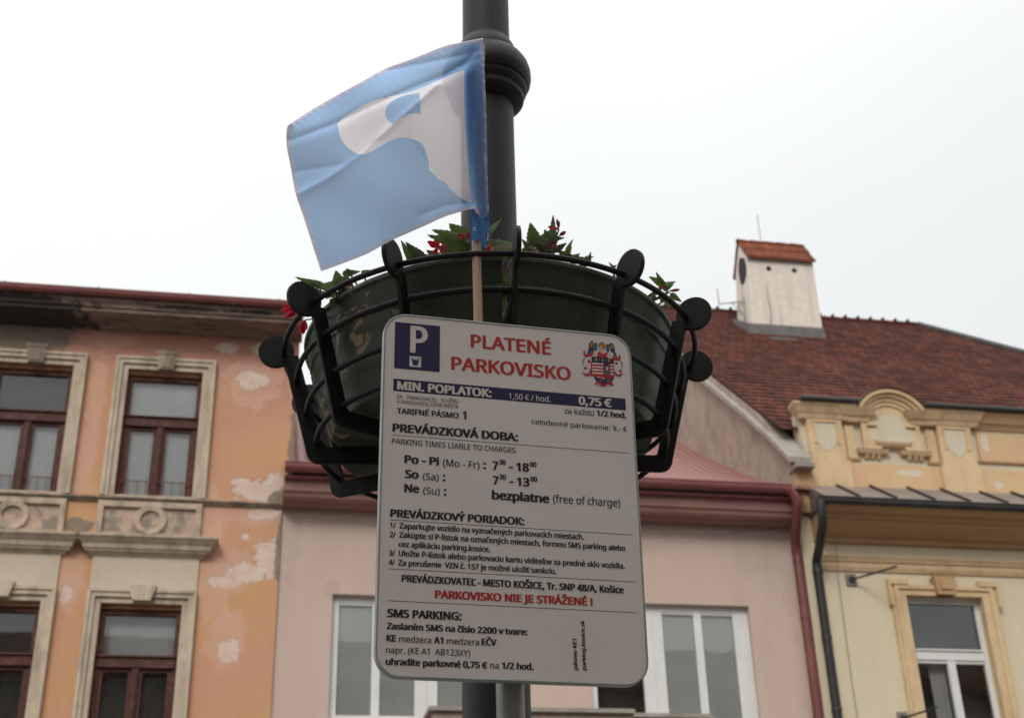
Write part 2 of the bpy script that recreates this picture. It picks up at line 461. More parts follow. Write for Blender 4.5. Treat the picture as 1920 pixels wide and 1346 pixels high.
# ---------------------------------------------------------------- mesh helpers
class MB:
    def __init__(self):
        self.v, self.f, self.mi, self.sm = [], [], [], []
    def add(self, vs, fs, mi=0, smooth=False):
        b = len(self.v)
        self.v += [tuple(p) for p in vs]
        for f in fs:
            self.f.append([b+i for i in f])
            self.mi.append(mi)
            self.sm.append(smooth)
    def box(self, x0, x1, y0, y1, z0, z1, mi=0):
        vs = [(x, y, z) for z in (z0, z1) for y in (y0, y1) for x in (x0, x1)]
        self.add(vs, [(0, 2, 3, 1), (4, 5, 7, 6), (0, 1, 5, 4), (1, 3, 7, 5), (3, 2, 6, 7), (2, 0, 4, 6)], mi)
    def frus(self, x0, x1, yw, z0, z1, p0, p1, s=1.0, mi=0):
        """moulding on a wall that faces -y: stands out p0 at its foot and p1 at its head, mitred ends"""
        vs = [(x0-p0*s, yw-p0, z0), (x1+p0*s, yw-p0, z0), (x1+p0*s, yw+.02, z0), (x0-p0*s, yw+.02, z0),
              (x0-p1*s, yw-p1, z1), (x1+p1*s, yw-p1, z1), (x1+p1*s, yw+.02, z1), (x0-p1*s, yw+.02, z1)]
        self.add(vs, [(3, 2, 1, 0), (4, 5, 6, 7), (0, 1, 5, 4), (1, 2, 6, 5), (2, 3, 7, 6), (3, 0, 4, 7)], mi)
    def prism(self, poly, y0, y1, mi=0, axis='y', smooth=False):
        """poly is (a, b) pairs: x, z swept along y; or y, z swept along x"""
        n = len(poly)
        ar = sum(poly[i][0]*poly[(i+1) % n][1]-poly[(i+1) % n][0]*poly[i][1] for i in range(n))
        if (ar < 0) != (axis == 'x'):
            poly = poly[::-1]
        if axis == 'y':
            vs = [(a, y0, b) for a, b in poly]+[(a, y1, b) for a, b in poly]
        else:
            vs = [(y0, a, b) for a, b in poly]+[(y1, a, b) for a, b in poly]
        if axis == 'x':
            fs = [list(range(n)), list(range(2*n-1, n-1, -1))]
            fs += [[(i+1) % n, i, n+i, n+(i+1) % n] for i in range(n)]
        else:
            fs = [list(range(n)), list(range(2*n-1, n-1, -1))]
            fs += [[(i+1) % n, i, n+i, n+(i+1) % n] for i in range(n)]
        self.add(vs, fs, mi, smooth)
    def tube(self, path, r, n=10, closed=False, mi=0, caps=True):
        path = [Vector(p) for p in path]
        N = len(path)
        rs = r if isinstance(r, (list, tuple)) else [r]*N
        vs, ref = [], None
        for i, p in enumerate(path):
            if closed:
                t = (path[(i+1) % N]-path[i-1]).normalized()
            else:
                t = (path[min(i+1, N-1)]-path[max(i-1, 0)]).normalized()
            if ref is None:
                ref = t.orthogonal().normalized()
            ref = (ref-t*ref.dot(t)).normalized()
            b = t.cross(ref)
            for k in range(n):
                a = 2*PI*k/n
                vs.append(p+(ref*math.cos(a)+b*math.sin(a))*rs[i])
        fs = []
        for i in range(N if closed else N-1):
            j = (i+1) % N
            for k in range(n):
                fs.append((i*n+k, i*n+(k+1) % n, j*n+(k+1) % n, j*n+k))
        self.add(vs, fs, mi, True)
        if caps and not closed:
            self.add(vs[:n], [list(range(n))[::-1]], mi)
            self.add(vs[-n:], [list(range(n))], mi)
    def lathe(self, prof, cx=0, cy=0, n=48, mi=0, a0=0.0, a1=2*PI):
        full = abs(a1-a0-2*PI) < 1e-6
        m = n if full else n+1
        vs = []
        for r, z in prof:
            for k in range(m):
                a = a0+(a1-a0)*k/n
                vs.append((cx+r*math.sin(a), cy-r*math.cos(a), z))
        fs = []
        for i in range(len(prof)-1):
            for k in range(n):
                l = (k+1) % m
                fs.append((i*m+k, i*m+l, (i+1)*m+l, (i+1)*m+k))
        self.add(vs, fs, mi, True)
    def build(self, name, mats, parent=None, label=None, sharp=35):
        me = bpy.data.meshes.new(name)
        off = Vector((0, 0, 0))
        p = parent
        while p is not None:
            off += p.location
            p = p.parent
        me.from_pydata([tuple(Vector(v)-off) for v in self.v], [], self.f)
        for m in (mats if isinstance(mats, (list, tuple)) else [mats]):
            me.materials.append(M[m] if isinstance(m, str) else m)
        for i, pl in enumerate(me.polygons):
            pl.material_index = self.mi[i]
            pl.use_smooth = self.sm[i]
        if any(self.sm):
            me.set_sharp_from_angle(angle=R(sharp))
        me.update()
        o = bpy.data.objects.new(name, me)
        COL.objects.link(o)
        o.parent = parent
        if label:
            o["label"] = label
        return o

def thing(name, label, cat, loc=(0, 0, 0), group=None):
    o = bpy.data.objects.new(name, None)
    o.empty_display_size = .2
    COL.objects.link(o)
    o.location = loc
    o["label"] = label
    o["category"] = cat
    if group:
        o["group"] = group
    return o
def tag(o, label, cat, group=None):
    o["label"] = label
    o["category"] = cat
    if group:
        o["group"] = group
    return o

def wall_sheet(mb, x0, x1, z0, z1, y, holes, depth, mi=0, rmi=None):
    """a wall front facing -y with window openings (a, b, c, d) and their reveals"""
    rmi = mi if rmi is None else rmi
    xs = sorted({x0, x1, *[h[0] for h in holes], *[h[1] for h in holes]})
    zs = sorted({z0, z1, *[h[2] for h in holes], *[h[3] for h in holes]})
    for i in range(len(xs)-1):
        for j in range(len(zs)-1):
            cx, cz = (xs[i]+xs[i+1])/2, (zs[j]+zs[j+1])/2
            if any(h[0] < cx < h[1] and h[2] < cz < h[3] for h in holes):
                continue
            mb.add([(xs[i], y, zs[j]), (xs[i+1], y, zs[j]), (xs[i+1], y, zs[j+1]), (xs[i], y, zs[j+1])], [(0, 1, 2, 3)], mi)
    d = y+depth
    for a, b, c, e in holes:
        mb.add([(a, y, c), (a, d, c), (a, d, e), (a, y, e)], [(0, 3, 2, 1)], rmi)
        mb.add([(b, y, c), (b, d, c), (b, d, e), (b, y, e)], [(0, 1, 2, 3)], rmi)
        mb.add([(a, y, e), (b, y, e), (b, d, e), (a, d, e)], [(0, 1, 2, 3)], rmi)
        mb.add([(a, y, c), (b, y, c), (b, d, c), (a, d, c)], [(0, 3, 2, 1)], rmi)

def curtain(mb, x0, x1, z0, z1, y, amp=.006, waves=6):
    n = waves*6
    vs = []
    for k in range(n+1):
        x = x0+(x1-x0)*k/n
        w = amp*math.sin(k/6*2*PI+.9*math.sin(k*.21+x0))*(.5+.5*math.sin(k*.13+x0*3))+amp*.6*math.sin(k*.37)
        vs += [(x, y+w, z0), (x, y+w*.6, z1)]
    mb.add(vs, [(2*k, 2*k+2, 2*k+3, 2*k+1) for k in range(n)], 0, True)

def arc(cx, cz, r, a0, a1, n=16, rz=None):
    rz = rz or r
    return [(cx+r*math.cos(R(a0+(a1-a0)*k/n)), cz+rz*math.sin(R(a0+(a1-a0)*k/n))) for k in range(n+1)]

# ---------------------------------------------------------------- ground
g = MB()
g.add([(-250, -250, -.12), (250, -250, -.12), (250, 250, -.12), (-250, 250, -.12)], [(0, 1, 2, 3)])
o = g.build("street", 'asphalt')
o["kind"] = "structure"
g = MB()
g.box(-60, 60, -6, 6.5, -.119, 0)
g.box(-60, 60, 17, 20.1, -.119, 0)
o = g.build("pavement", 'paving')
o["kind"] = "structure"

# ---------------------------------------------------------------- left house: old orange facade
def window_panes(win, panes, y, mats='glass'):
    p = MB()
    for a, b, c, d in panes:
        p.box(a, b, y, y+.006, c, d)
    return p.build("glass_pane", mats, win)

def old_window(house, xc, z0, z1, ztr, curt, upper):
    """brown wooden casement: fanlight over two leaves; x centre, sill, head, transom height"""
    x0, x1, y = xc-.588, xc+.588, 20.10
    f = MB()
    f.box(x0, x0+.075, y, y+.09, z0, z1-.06)
    f.box(x1-.075, x1, y, y+.09, z0, z1-.06)
    f.box(x0+.075, x1-.075, y+.003, y+.09, z1-.14, z1-.06)
    f.box(x0+.02, x1-.02, y-.035, y+.088, ztr, ztr+.15)
    f.frus(x0+.03, x1-.03, y-.03, ztr+.15, ztr+.18, .04, .01, .5)
    f.box(xc-.05, xc+.05, y-.02, y+.085, z0, ztr)
    f.box(xc-.025, xc+.025, y-.04, y-.018, z0, ztr-.03)
    f.box(x0+.075, x1-.075, y+.004, y+.085, z0, z0+.05)
    f.box(x0+.076, x0+.13, y+.02, y+.075, z0+.05, ztr)
    f.box(x1-.13, x1-.076, y+.02, y+.075, z0+.05, ztr)
    f.box(xc-.1, xc-.05, y+.02, y+.075, z0+.05, ztr)
    f.box(xc+.05, xc+.1, y+.02, y+.075, z0+.05, ztr)
    f.box(x0+.13, xc-.1, y+.021, y+.074, ztr-.06, ztr)
    f.box(xc+.1, x1-.13, y+.021, y+.074, ztr-.06, ztr)
    win = f.build("window", 'brown_paint', house)
    li = MB()
    li.box(x0-.01, x1+.01, y-.05, y+.1, z1-.06, z1-.001)
    li.build("lintel", 'lintel', win)
    window_panes(win, [(x0+.08, x1-.08, ztr+.15, z1-.14), (x0+.13, xc-.1, z0+.05, ztr-.06), (xc+.1, x1-.13, z0+.05, ztr-.06)], y+.045)
    cu = MB()
    a, b, hi = curt
    curtain(cu, x0, xc-.06, z0, ztr+.08, y+.115)
    curtain(cu, xc+.06, x1, z0, ztr+.08, y+.12)
    cu.build("curtain", a, win)  # near-black in the lower windows, standing in for the unlit room
    cu = MB()
    curtain(cu, x0, x1, ztr+.1, z1-.1, y+hi, .006, 9)
    cu.build("fanlight_curtain", b, win)
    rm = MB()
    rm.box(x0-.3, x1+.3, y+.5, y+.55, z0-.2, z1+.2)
    rm.build("dark_room", 'unlit_room', win)
    # stone surround: two fillets round the opening
    s = MB()
    zt = z1+.215
    for a, b, p, q in ((.0, .085, .035, 0), (.085, .185, .075, 0)):
        s.box(x0-b, x0-a, 20-p, 20.01, z0, z1+b)
        s.box(x1+a, x1+b, 20-p, 20.01, z0, z1+b)
        s.box(x0-a, x1+a, 20-p, 20.01, z1+a, z1+b)
    s.box(x0-.20, x0-.15, 19.90, 20.01, z0, z1+.20)
    s.box(x1+.15, x1+.20, 19.90, 20.01, z0, z1+.20)
    s.box(x0-.15, x1+.15, 19.902, 20.01, z1+.155, z1+.20)
    s.build("window_surround", 'trim', win)
    k = MB()
    if upper:
        k.prism([(xc-.115, z1-.01), (xc+.115, z1-.01), (xc+.15, z1+.25), (xc-.15, z1+.25)], 19.895, 20)
        k.frus(xc-.15, xc+.15, 19.90, z1+.25, z1+.31, .015, .035)
        k.box(xc-.075, xc+.075, 19.88, 19.895, z1+.02, z1+.20)
        k.build("keystone", 'trim_dirty', win)
        r = MB()
        for zz in (z0+.07, z0+.30):
            r.tube([(x0, 20.07, zz), (x1, 20.07, zz)], .009, 6)
        for i in range(9):
            x = x0+.05+i*(1.07/8)
            r.tube([(x, 20.07, z0+.0), (x, 20.07, z0+.33)], .006, 6)
        r.build("guard_rail", 'pipe_red', win)
        sl = MB()
        sl.box(x0+.005, x1-.005, 19.97, 20.19, z0-.005, z0+.035)
        sl.build("sill", 'trim', win)
    else:
        k.prism([(xc-.13, z1+.02), (xc+.13, z1+.02), (xc+.2, z1+.25), (xc-.2, z1+.25)], 19.86, 20)
        k.build("keystone", 'trim', win)
    return win

house = thing("old_house", "tall shabby orange plastered house with peeling paint and brown wooden windows", "house", (-5, 20, 0))
XL0, XL1 = -9.2, .165
CX = (-1.812, -3.832, -5.852)
w = MB()
UZ0, UZ1, LZ0, LZ1 = 9.47, 11.675, 5.45, 7.79
holes = []
for c in CX:
    holes += [(c-.588, c+.588, UZ0, UZ1), (c-.588, c+.588, LZ0, LZ1)]
wall_sheet(w, XL0, XL1, 0, 12.5, 20, holes, .2)
w.box(XL0, XL0+.3, 20.001, 31, 0, 12.5)
w.box(XL1-.3, XL1-.001, 20.001, 31, 0, 12.5)
w.box(XL0+.3, XL1-.3, 30.7, 30.99, 0, 12.5)
w.add([(.164, 20, 9.72), (.30, 20, 9.72), (.30, 20, 12.5), (.164, 20, 12.5)], [(0, 1, 2, 3)])
w.add([(.30, 20, 9.72), (.30, 31, 9.72), (.30, 31, 13.4), (.30, 25.5, 15.2), (.30, 20, 12.5)], [(0, 1, 2, 3, 4)])
w.build("wall", 'plaster_orange', house)
tops = [('curtain', 'curtain', .12), ('curtain', 'unlit_room', .2), ('curtain', 'curtain', .12)]
for i, c in enumerate(CX):
    old_window(house, c, UZ0, UZ1, 10.72, tops[i], True)
    old_window(house, c, LZ0, LZ1, 6.86, ('unlit_room', ('curtain', 'unlit_room', 'curtain')[i], .2), False)
# sill course and decorated aprons under the upper windows
s = MB()
s.frus(XL0, XL1-.02, 20, 9.385, 9.43, .03, .07, 0)
s.frus(XL0, XL1-.021, 20, 9.43, 9.455, .085, .085, 0)
s.build("sill_course", 'trim_dirty', house)
for c in CX:
    a = MB()
    x0, x1, z0, z1 = c-.79, c+.76, 8.84, 9.385
    a.box(x0, x1, 19.985, 20.01, z0, z1, 1)
    a.box(x0, x0+.085, 19.93, 19.985, z0, z1)
    a.box(x1-.085, x1, 19.93, 19.985, z0, z1)
    a.box(x0+.085, x1-.085, 19.932, 19.985, z1-.09, z1)
    a.box(x0+.085, x1-.085, 19.95, 19.985, z0, z0+.05)
    n = 40                                            # raised ring in the middle
    vs, fs = [], []
    for k in range(n):
        t = 2*PI*k/n
        for rr, yy in ((.145, 19.985), (.155, 19.945), (.235, 19.93), (.262, 19.985)):
            vs.append((c+rr*math.cos(t), yy, 9.10+rr*math.sin(t)))
    for k in range(n):
        q = (k+1) % n
        for m_ in range(3):
            fs.append((k*4+m_, q*4+m_, q*4+m_+1, k*4+m_+1))
    a.add(vs, fs, 0, True)
    a.build("apron_panel", ['apron_trim', 'apron'], house)
    h = MB()
    x0, x1 = c-.775, c+.78
    h.frus(x0, x1, 20, 8.50, 8.56, .04, .09)
    h.frus(x0, x1, 20, 8.56, 8.60, .12, .14)
    h.frus(x0, x1, 20, 8.60, 8.675, .155, .175)
    h.frus(x0, x1, 20, 8.675, 8.75, .185, .255)
    h.frus(x0, x1, 20, 8.75, 8.785, .265, .27)
    h.frus(x0, x1, 20, 8.785, 8.83, .25, .0)
    h.build("window_hood", 'trim', house)
    f = MB()
    f.box(x0, x1, 19.965, 20.01, 8.005, 8.50)
    f.build("frieze_panel", 'frieze', house)
# eaves cornice, gutter and roof
c_ = MB()
prof = [(20.01, 12.35), (19.93, 12.36), (19.86, 12.395), (19.50, 12.41), (19.46, 12.41), (19.455, 12.47), (19.42, 12.475), (19.415, 12.53), (19.38, 12.56), (19.375, 12.61), (20.01, 12.64)]
c_.prism(prof, XL0, XL1+.17, 0, 'x')
c_.build("cornice", 'cornice', house)
gt = MB()
arcp = [(19.315+.075*math.cos(R(a)), 12.685+.075*math.sin(R(a))) for a in range(180, 361, 15)]
gt.prism(arcp+[(19.38, 12.70), (19.25, 12.70)], XL0, XL1+.20, 0, 'x', True)
gt.tube([(XL0, 19.24, 12.70), (XL1+.20, 19.24, 12.70)], .013, 8)
for i in range(7):
    x = -8.6+i*1.42
    gt.box(x-.012, x+.012, 19.236, 19.40, 12.705, 12.73)
gt.build("gutter", 'red_gutter', house)
rf = MB()
rf.prism([(19.36, 12.72), (25.5, 15.3), (31.2, 12.75), (31.2, 12.6), (25.5, 15.15), (19.36, 12.66)], XL0, XL1, 0, 'x')
rf.build("roof", 'tin', house)

# ---------------------------------------------------------------- middle house: low pink house
mid = thing("pink_house", "low pale pink house with red gutter and wide white windows between its taller neighbours", "house", (4.4, 20, 0))
XM0, XM1, YM = .166, 8.719, 20.05
w = MB()
WZ0, WZ1 = 6.10, 8.05
mh = [(1.0, 3.52, WZ0, WZ1), (5.0, 7.69, WZ0-.25, WZ1)]
wall_sheet(w, XM0, XM1+.07, 0, 9.6, YM, mh, .16)
w.build("wall", 'pink_wall', mid)
def white_window(x0, x1, z0, z1, cells, blinds):
    y = YM+.11
    f = MB()
    f.box(x0, x1, y, y+.07, z1-.10, z1)
    f.box(x0, x1, y, y+.07, z0, z0+.10)
    prev = x0
    for a, b in cells:
        f.box(prev, a, y, y+.07, z0+.10, z1-.10)
        m_ = (prev+a)/2
        if a-prev > .2:
            f.box(m_-.012, m_+.012, y-.012, y, z0+.1, z1-.1)
        # sash lips
        f.box(a, b, y+.012, y+.06, z1-.135, z1-.10)
        f.box(a, b, y+.012, y+.06, z0+.10, z0+.135)
        prev = b
    f.box(prev, x1, y, y+.07, z0+.10, z1-.10)
    win = f.build("window", 'white_frame', mid)
    window_panes(win, [(a, b, z0+.1, z1-.1) for a, b in cells], y+.035)
    bl = MB()
    for (a, b), kind in zip(cells, blinds):
        if kind:
            bl.box(a-.04, b+.04, y+.065, y+.07, z0+.05+kind, z1-.05)
    bl.build("blind", 'blind', win)
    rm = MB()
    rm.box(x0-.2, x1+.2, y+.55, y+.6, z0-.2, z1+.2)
    rm.build("dark_room", 'unlit_room', win)
    sl = MB()
    sl.box(x0-.05, x1+.05, YM-.06, YM+.11, z0-.04, z0-.001)
    sl.build("sill", 'white_frame', win)
white_window(1.0, 3.52, WZ0, WZ1, [(1.11, 1.63), (1.755, 2.285), (2.63, 3.40)], [.001, .001, .001])
white_window(5.0, 7.69, WZ0-.25, WZ1, [(5.12, 5.88), (6.245, 6.775), (6.90, 7.435)], [0, .001, .001])
e = MB()
K = lambda y, k: 1.6+k*y
e.prism([(YM+.01, 9.40), (19.90, 9.385), (19.80, 9.40), (19.76, 9.43), (19.72, 9.435), (YM+.01, 9.60)], XM0, XM1-.09, 0, 'x')
e.prism([(19.722, 9.425), (19.64, 9.455), (19.60, 9.53), (19.722, 9.53)], XM0, XM1-.09, 1, 'x')
e.prism([(19.722, 9.531), (19.575, 9.531), (19.56, 9.70), (19.722, 9.70)], XM0, XM1-.09, 0, 'x')
e.prism([(19.722, 9.701), (19.47, 9.703), (19.46, 9.735), (19.722, 9.74)], XM0, XM1-.09, 2, 'x')
e.build("eaves", ['pink_eave', 'pink_lip', 'red_gutter'], mid)
gt = MB()
GY, GZ, GR = 19.40, 9.865, .095
gt.prism([(GY+GR*math.cos(R(a)), GZ+GR*math.sin(R(a))) for a in range(180, 361, 12)]+[(GY+GR, GZ+.03), (GY-GR, GZ+.03)], XM0, XM1-.33, 0, 'x', True)
gt.tube([(XM0, GY-GR, GZ+.03), (XM1-.33, GY-GR, GZ+.03)], .016, 8)
gt.build("gutter", 'red_gutter', mid)
dp = MB()
dp.tube([(8.28, 19.40, 9.84), (8.37, 19.40, 9.83), (8.44, 19.41, 9.76), (8.49, 19.43, 9.62), (8.50, 19.50, 9.50), (8.53, 19.72, 9.26), (8.565, 19.90, 9.09), (8.60, 19.96, 8.98), (8.605, 19.965, 8.85), (8.605, 19.965, 0)], .080, 14)
for z in (8.86, 7.9, 5.9, 3.9, 1.9):
    dp.tube([(8.605, 19.965, z), (8.605, 19.965, z-.07)], .088, 14)
dp.build("downpipe", 'pipe_red', mid)
rf = MB()
rp = [(19.42, 9.93), (20.3, 10.33), (21.1, 10.70), (22.08, 11.24), (24.3, 12.59), (25.75, 13.56), (27.6, 14.85), (29.5, 13.5), (32, 9.6)]
rf.prism(rp+[(32, 9.4), (29.5, 13.3), (27.6, 14.65), (22.08, 11.05), (20.3, 10.13), (19.42, 9.88)], XM0+.01, XM1+.01, 0, 'x')
rf.build("roof", 'sheet_roof', mid)
# flat roofed oriel in front of the upper floor
cn = MB()
cn.box(2.42, 5.35, 19.05, YM-.005, 4.6, 6.055)
cn.box(5.35, 6.62, 19.42, YM-.005, 4.6, 6.09)
cn.box(2.36, 5.37, 18.98, YM-.006, 6.056, 6.115, 1)
cn.box(5.372, 6.68, 19.36, YM-.006, 6.091, 6.15, 1)
cn.build("oriel", ['rough_wall', 'coping'], mid)

# ---------------------------------------------------------------- right house: yellow house with attic and tiled roof
yel = thing("yellow_house", "yellow and cream house with curved attic gable, big red tiled roof and white chimney", "house", (13, 20, 0))
XR0, XR1 = 8.72, 22.3
w = MB()
RZ0, RZ1 = 5.9, 8.285
ry = [(10.405+d, 11.77+d, RZ0, RZ1) for d in (0, 3.6, 7.2)]
wall_sheet(w, XR0, XR1, 0, 9.62, 20, ry, .17, 0, 1)
w.build("wall", ['cream', 'ochre'], yel)
for k, d in enumerate((0, 3.6, 7.2)):
    x0, x1, y = 10.405+d, 11.77+d, 20.10
    f = MB()
    f.box(x0, x0+.085, y, y+.07, RZ0, RZ1)
    f.box(x1-.085, x1, y, y+.07, RZ0, RZ1)
    f.box(x0+.085, x1-.085, y+.002, y+.07, RZ1-.09, RZ1)
    f.box(x0+.0855, x1-.0855, y-.02, y+.07, 7.25, 7.40)
    f.frus(x0+.1, x1-.1, y-.018, 7.40, 7.43, .03, .0, .3)
    xm = (x0+x1)/2
    f.box(xm-.065, xm+.065, y-.01, y+.07, RZ0, 7.25)
    f.box(xm-.012, xm+.012, y-.022, y-.01, RZ0, 7.25)
    f.box(x0+.085, xm-.065, y+.004, y+.07, 7.20, 7.25)
    f.box(xm+.065, x1-.085, y+.004, y+.07, 7.20, 7.25)
    f.box(x0+.085, x1-.085, y+.005, y+.07, RZ0, RZ0+.08)
    win = f.build("window", 'white_frame', yel)
    window_panes(win, [(x0+.085, x1-.085, 7.40, RZ1-.09), (x0+.085, xm-.065, RZ0+.08, 7.20), (xm+.065, x1-.085, RZ0+.08, 7.20)], y+.04)
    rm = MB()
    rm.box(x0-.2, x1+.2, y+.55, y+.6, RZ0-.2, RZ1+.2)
    rm.build("dark_room", 'unlit_room', win)
    cu = MB()
    curtain(cu, xm-.32, xm-.02, RZ0, 7.3, y+.2, .02, 3)
    cu.build("curtain", 'curtain', win)
    s = MB()
    s.box(x0-.26, x0, 19.93, 20.01, RZ0-.1, RZ1)
    s.box(x1, x1+.26, 19.93, 20.01, RZ0-.1, RZ1)
    s.box(x0-.26, x1+.26, 19.929, 20.01, RZ1, RZ1+.17)
    s.box(x0-.20, x0-.13, 19.90, 19.93, RZ0-.1, RZ1+.10)
    s.box(x1+.13, x1+.20, 19.90, 19.93, RZ0-.1, RZ1+.10)
    s.box(x0-.20, x1+.20, 19.899, 19.929, RZ1+.10, RZ1+.17)
    for xa, xb in ((x0-.30, x0+.05), (x1-.05, x1+.30)):
        s.box(xa, xb, 19.88, 20.01, RZ1+.171, RZ1+.26)
    s.box(x0-.30, x0-.261, 19.88, 20.01, RZ1-.18, RZ1+.17)
    s.box(x1+.261, x1+.30, 19.88, 20.01, RZ1-.18, RZ1+.17)
    s.build("window_surround", 'ochre', win)
    kz = MB()
    kz.prism([(xm-.15, RZ1-.0), (xm+.15, RZ1-.0), (xm+.19, RZ1+.30), (xm-.19, RZ1+.30)], 19.82, 20)
    kz.frus(xm-.19, xm+.19, 19.84, RZ1+.301, RZ1+.36, .02, .05)
    kz.box(xm-.10, xm+.10, 19.79, 19.82, RZ1+.08, RZ1+.24)
    kz.build("keystone", 'ochre_dark', win)
# string course and main cornice
s = MB()
s.frus(XR0+.24, XR1, 20, 8.68, 8.75, .03, .06, 0)
s.frus(XR0+.24, XR1, 20, 8.751, 8.83, .05, .05, 0)
s.frus(XR0+.24, XR1, 20, 8.831, 8.90, .07, .10, 0)
s.frus(XR0+.24, XR1, 20, 8.901, 8.92, .11, .11, 0)
s.build("string_course", 'ochre', yel)
c_ = MB()
c_.prism([(20.01, 9.16), (19.92, 9.165), (19.90, 9.24), (19.86, 9.245), (19.80, 9.262), (19.56, 9.37), (19.54, 9.43), (19.47, 9.435), (19.45, 9.50), (19.30, 9.52), (19.25, 9.56), (20.01, 9.62)], XR0+.22, XR1, 0, 'x')
c_.build("cornice", 'ochre_dark', yel)
gt = MB()
gt.prism([(19.21+.06*math.cos(R(a)), 9.61+.065*math.sin(R(a))) for a in range(180, 361, 15)]+[(19.27, 9.655), (19.15, 9.655)], XR0+.05, XR1, 0, 'x', True)
gt.tube([(XR0+.05, 19.15, 9.655), (XR1, 19.15, 9.655)], .014, 8)
gt.build("gutter", 'tin_dark', yel)
dp = MB()
dp.tube([(8.80, 19.21, 9.60), (8.80, 19.21, 9.38), (8.81, 19.26, 9.22), (8.86, 19.62, 8.95), (8.895, 19.88, 8.82), (8.90, 19.915, 8.72), (8.90, 19.915, 0)], .076, 14)
for z in (8.66, 7.55, 6.4, 4.4, 2.4):
    dp.tube([(8.90, 19.915, z), (8.90, 19.915, z-.06)], .085, 14)
dp.build("downpipe", 'tin_dark', yel)
wi = MB()
wi.tube([(9.27, 19.885, 9.1), (9.27, 19.885, 8.92), (9.268, 19.96, 8.65), (9.26, 19.985, 7.2), (9.25, 19.98, 3)], .0065, 6)
wi.build("cable", 'tin', yel)
# tin skirt roof with standing seams below the attic
sk = MB()
sk.add([(XR0+.2, 19.2, 9.67), (XR1, 19.2, 9.67), (XR1, 20.12, 10.275), (XR0+.2, 20.12, 10.275)], [(0, 1, 2, 3)])
sk.add([(XR0+.2, 19.2, 9.67), (XR0+.2, 20.12, 10.275), (XR0+.2, 20.12, 9.6), (XR0+.2, 19.25, 9.6)], [(0, 1, 2, 3)])
for i in range(21):
    x = 9.5+i*.66+random.uniform(-.03, .03)
    p = [(x, 19.2, 9.672), (x, 20.12, 10.277), (x, 20.12, 10.327), (x, 19.2, 9.722)]
    sk.add(p+[(a+.028, b, c) for a, b, c in p], [(3, 2, 1, 0), (4, 5, 6, 7), (3, 7, 6, 2), (0, 4, 7, 3)], 1)
sk.build("skirt_roof", ['tin', 'tin_dark'], yel)

# attic storey
at = MB()
YA = 20.13
at.box(9.06, XR1, YA, YA+.35, 10.2, 11.70)
at.build("attic_wall", 'cream_pale', yel)
bs = MB()
bs.box(9.07, XR1, YA-.05, YA, 10.2, 10.69)
bs.build("attic_base", 'ochre_worn', yel)
def shield(x0, x1, z0, z1):
    xm, h = (x0+x1)/2, z1-z0
    return [(x0, z1), (x0+.01, z0+.32*h), (x0+.05, z0+.24*h), (x0+.08, z0+.12*h), (xm-.08, z0+.10*h), (xm-.05, z0), (xm+.05, z0), (xm+.08, z0+.10*h), (x1-.08, z0+.12*h), (x1-.05, z0+.24*h), (x1-.01, z0+.32*h), (x1, z1)]
def pilaster(x):
    p = MB()
    p.box(x-.06, x+.70, YA-.13, YA, 10.19, 10.70)
    p.box(x, x+.64, YA-.12, YA, 10.70, 11.47)
    p.box(x+.08, x+.56, YA-.145, YA-.12, 11.40, 11.44)
    p.prism(shield(x+.13, x+.51, 10.87, 11.39), YA-.126, YA-.12, 1)
    p.box(x+.085, x+.125, YA-.14, YA-.12, 11.0, 11.40)
    p.box(x+.515, x+.555, YA-.14, YA-.12, 11.0, 11.40)
    p.frus(x, x+.64, YA, 11.47, 11.56, .13, .17)
    p.frus(x, x+.64, YA, 11.561, 11.68, .18, .25)
    p.frus(x, x+.64, YA, 11.681, 11.73, .26, .27)
    return p.build("pilaster", ['ochre', 'cream_pale'], yel)
def narrow_panel(x):
    p = MB()
    p.box(x, x+.17, YA-.045, YA, 10.78, 11.42)
    p.frus(x, x+.17, YA, 10.745, 10.78, .035, .06)
    return p.build("narrow_panel", 'ochre', yel)
def long_panel(x0, x1):
    p = MB()
    p.box(x0, x1, YA-.05, YA, 10.86, 11.40)
    p.frus(x0, x1, YA, 10.83, 10.86, .045, .06)
    p.frus(x0-.12, x1+.12, YA, 11.47, 11.56, .03, .10, 0)
    p.frus(x0-.12, x1+.12, YA, 11.561, 11.73, .13, .24, 0)
    return p.build("long_panel", 'ochre_worn', yel)
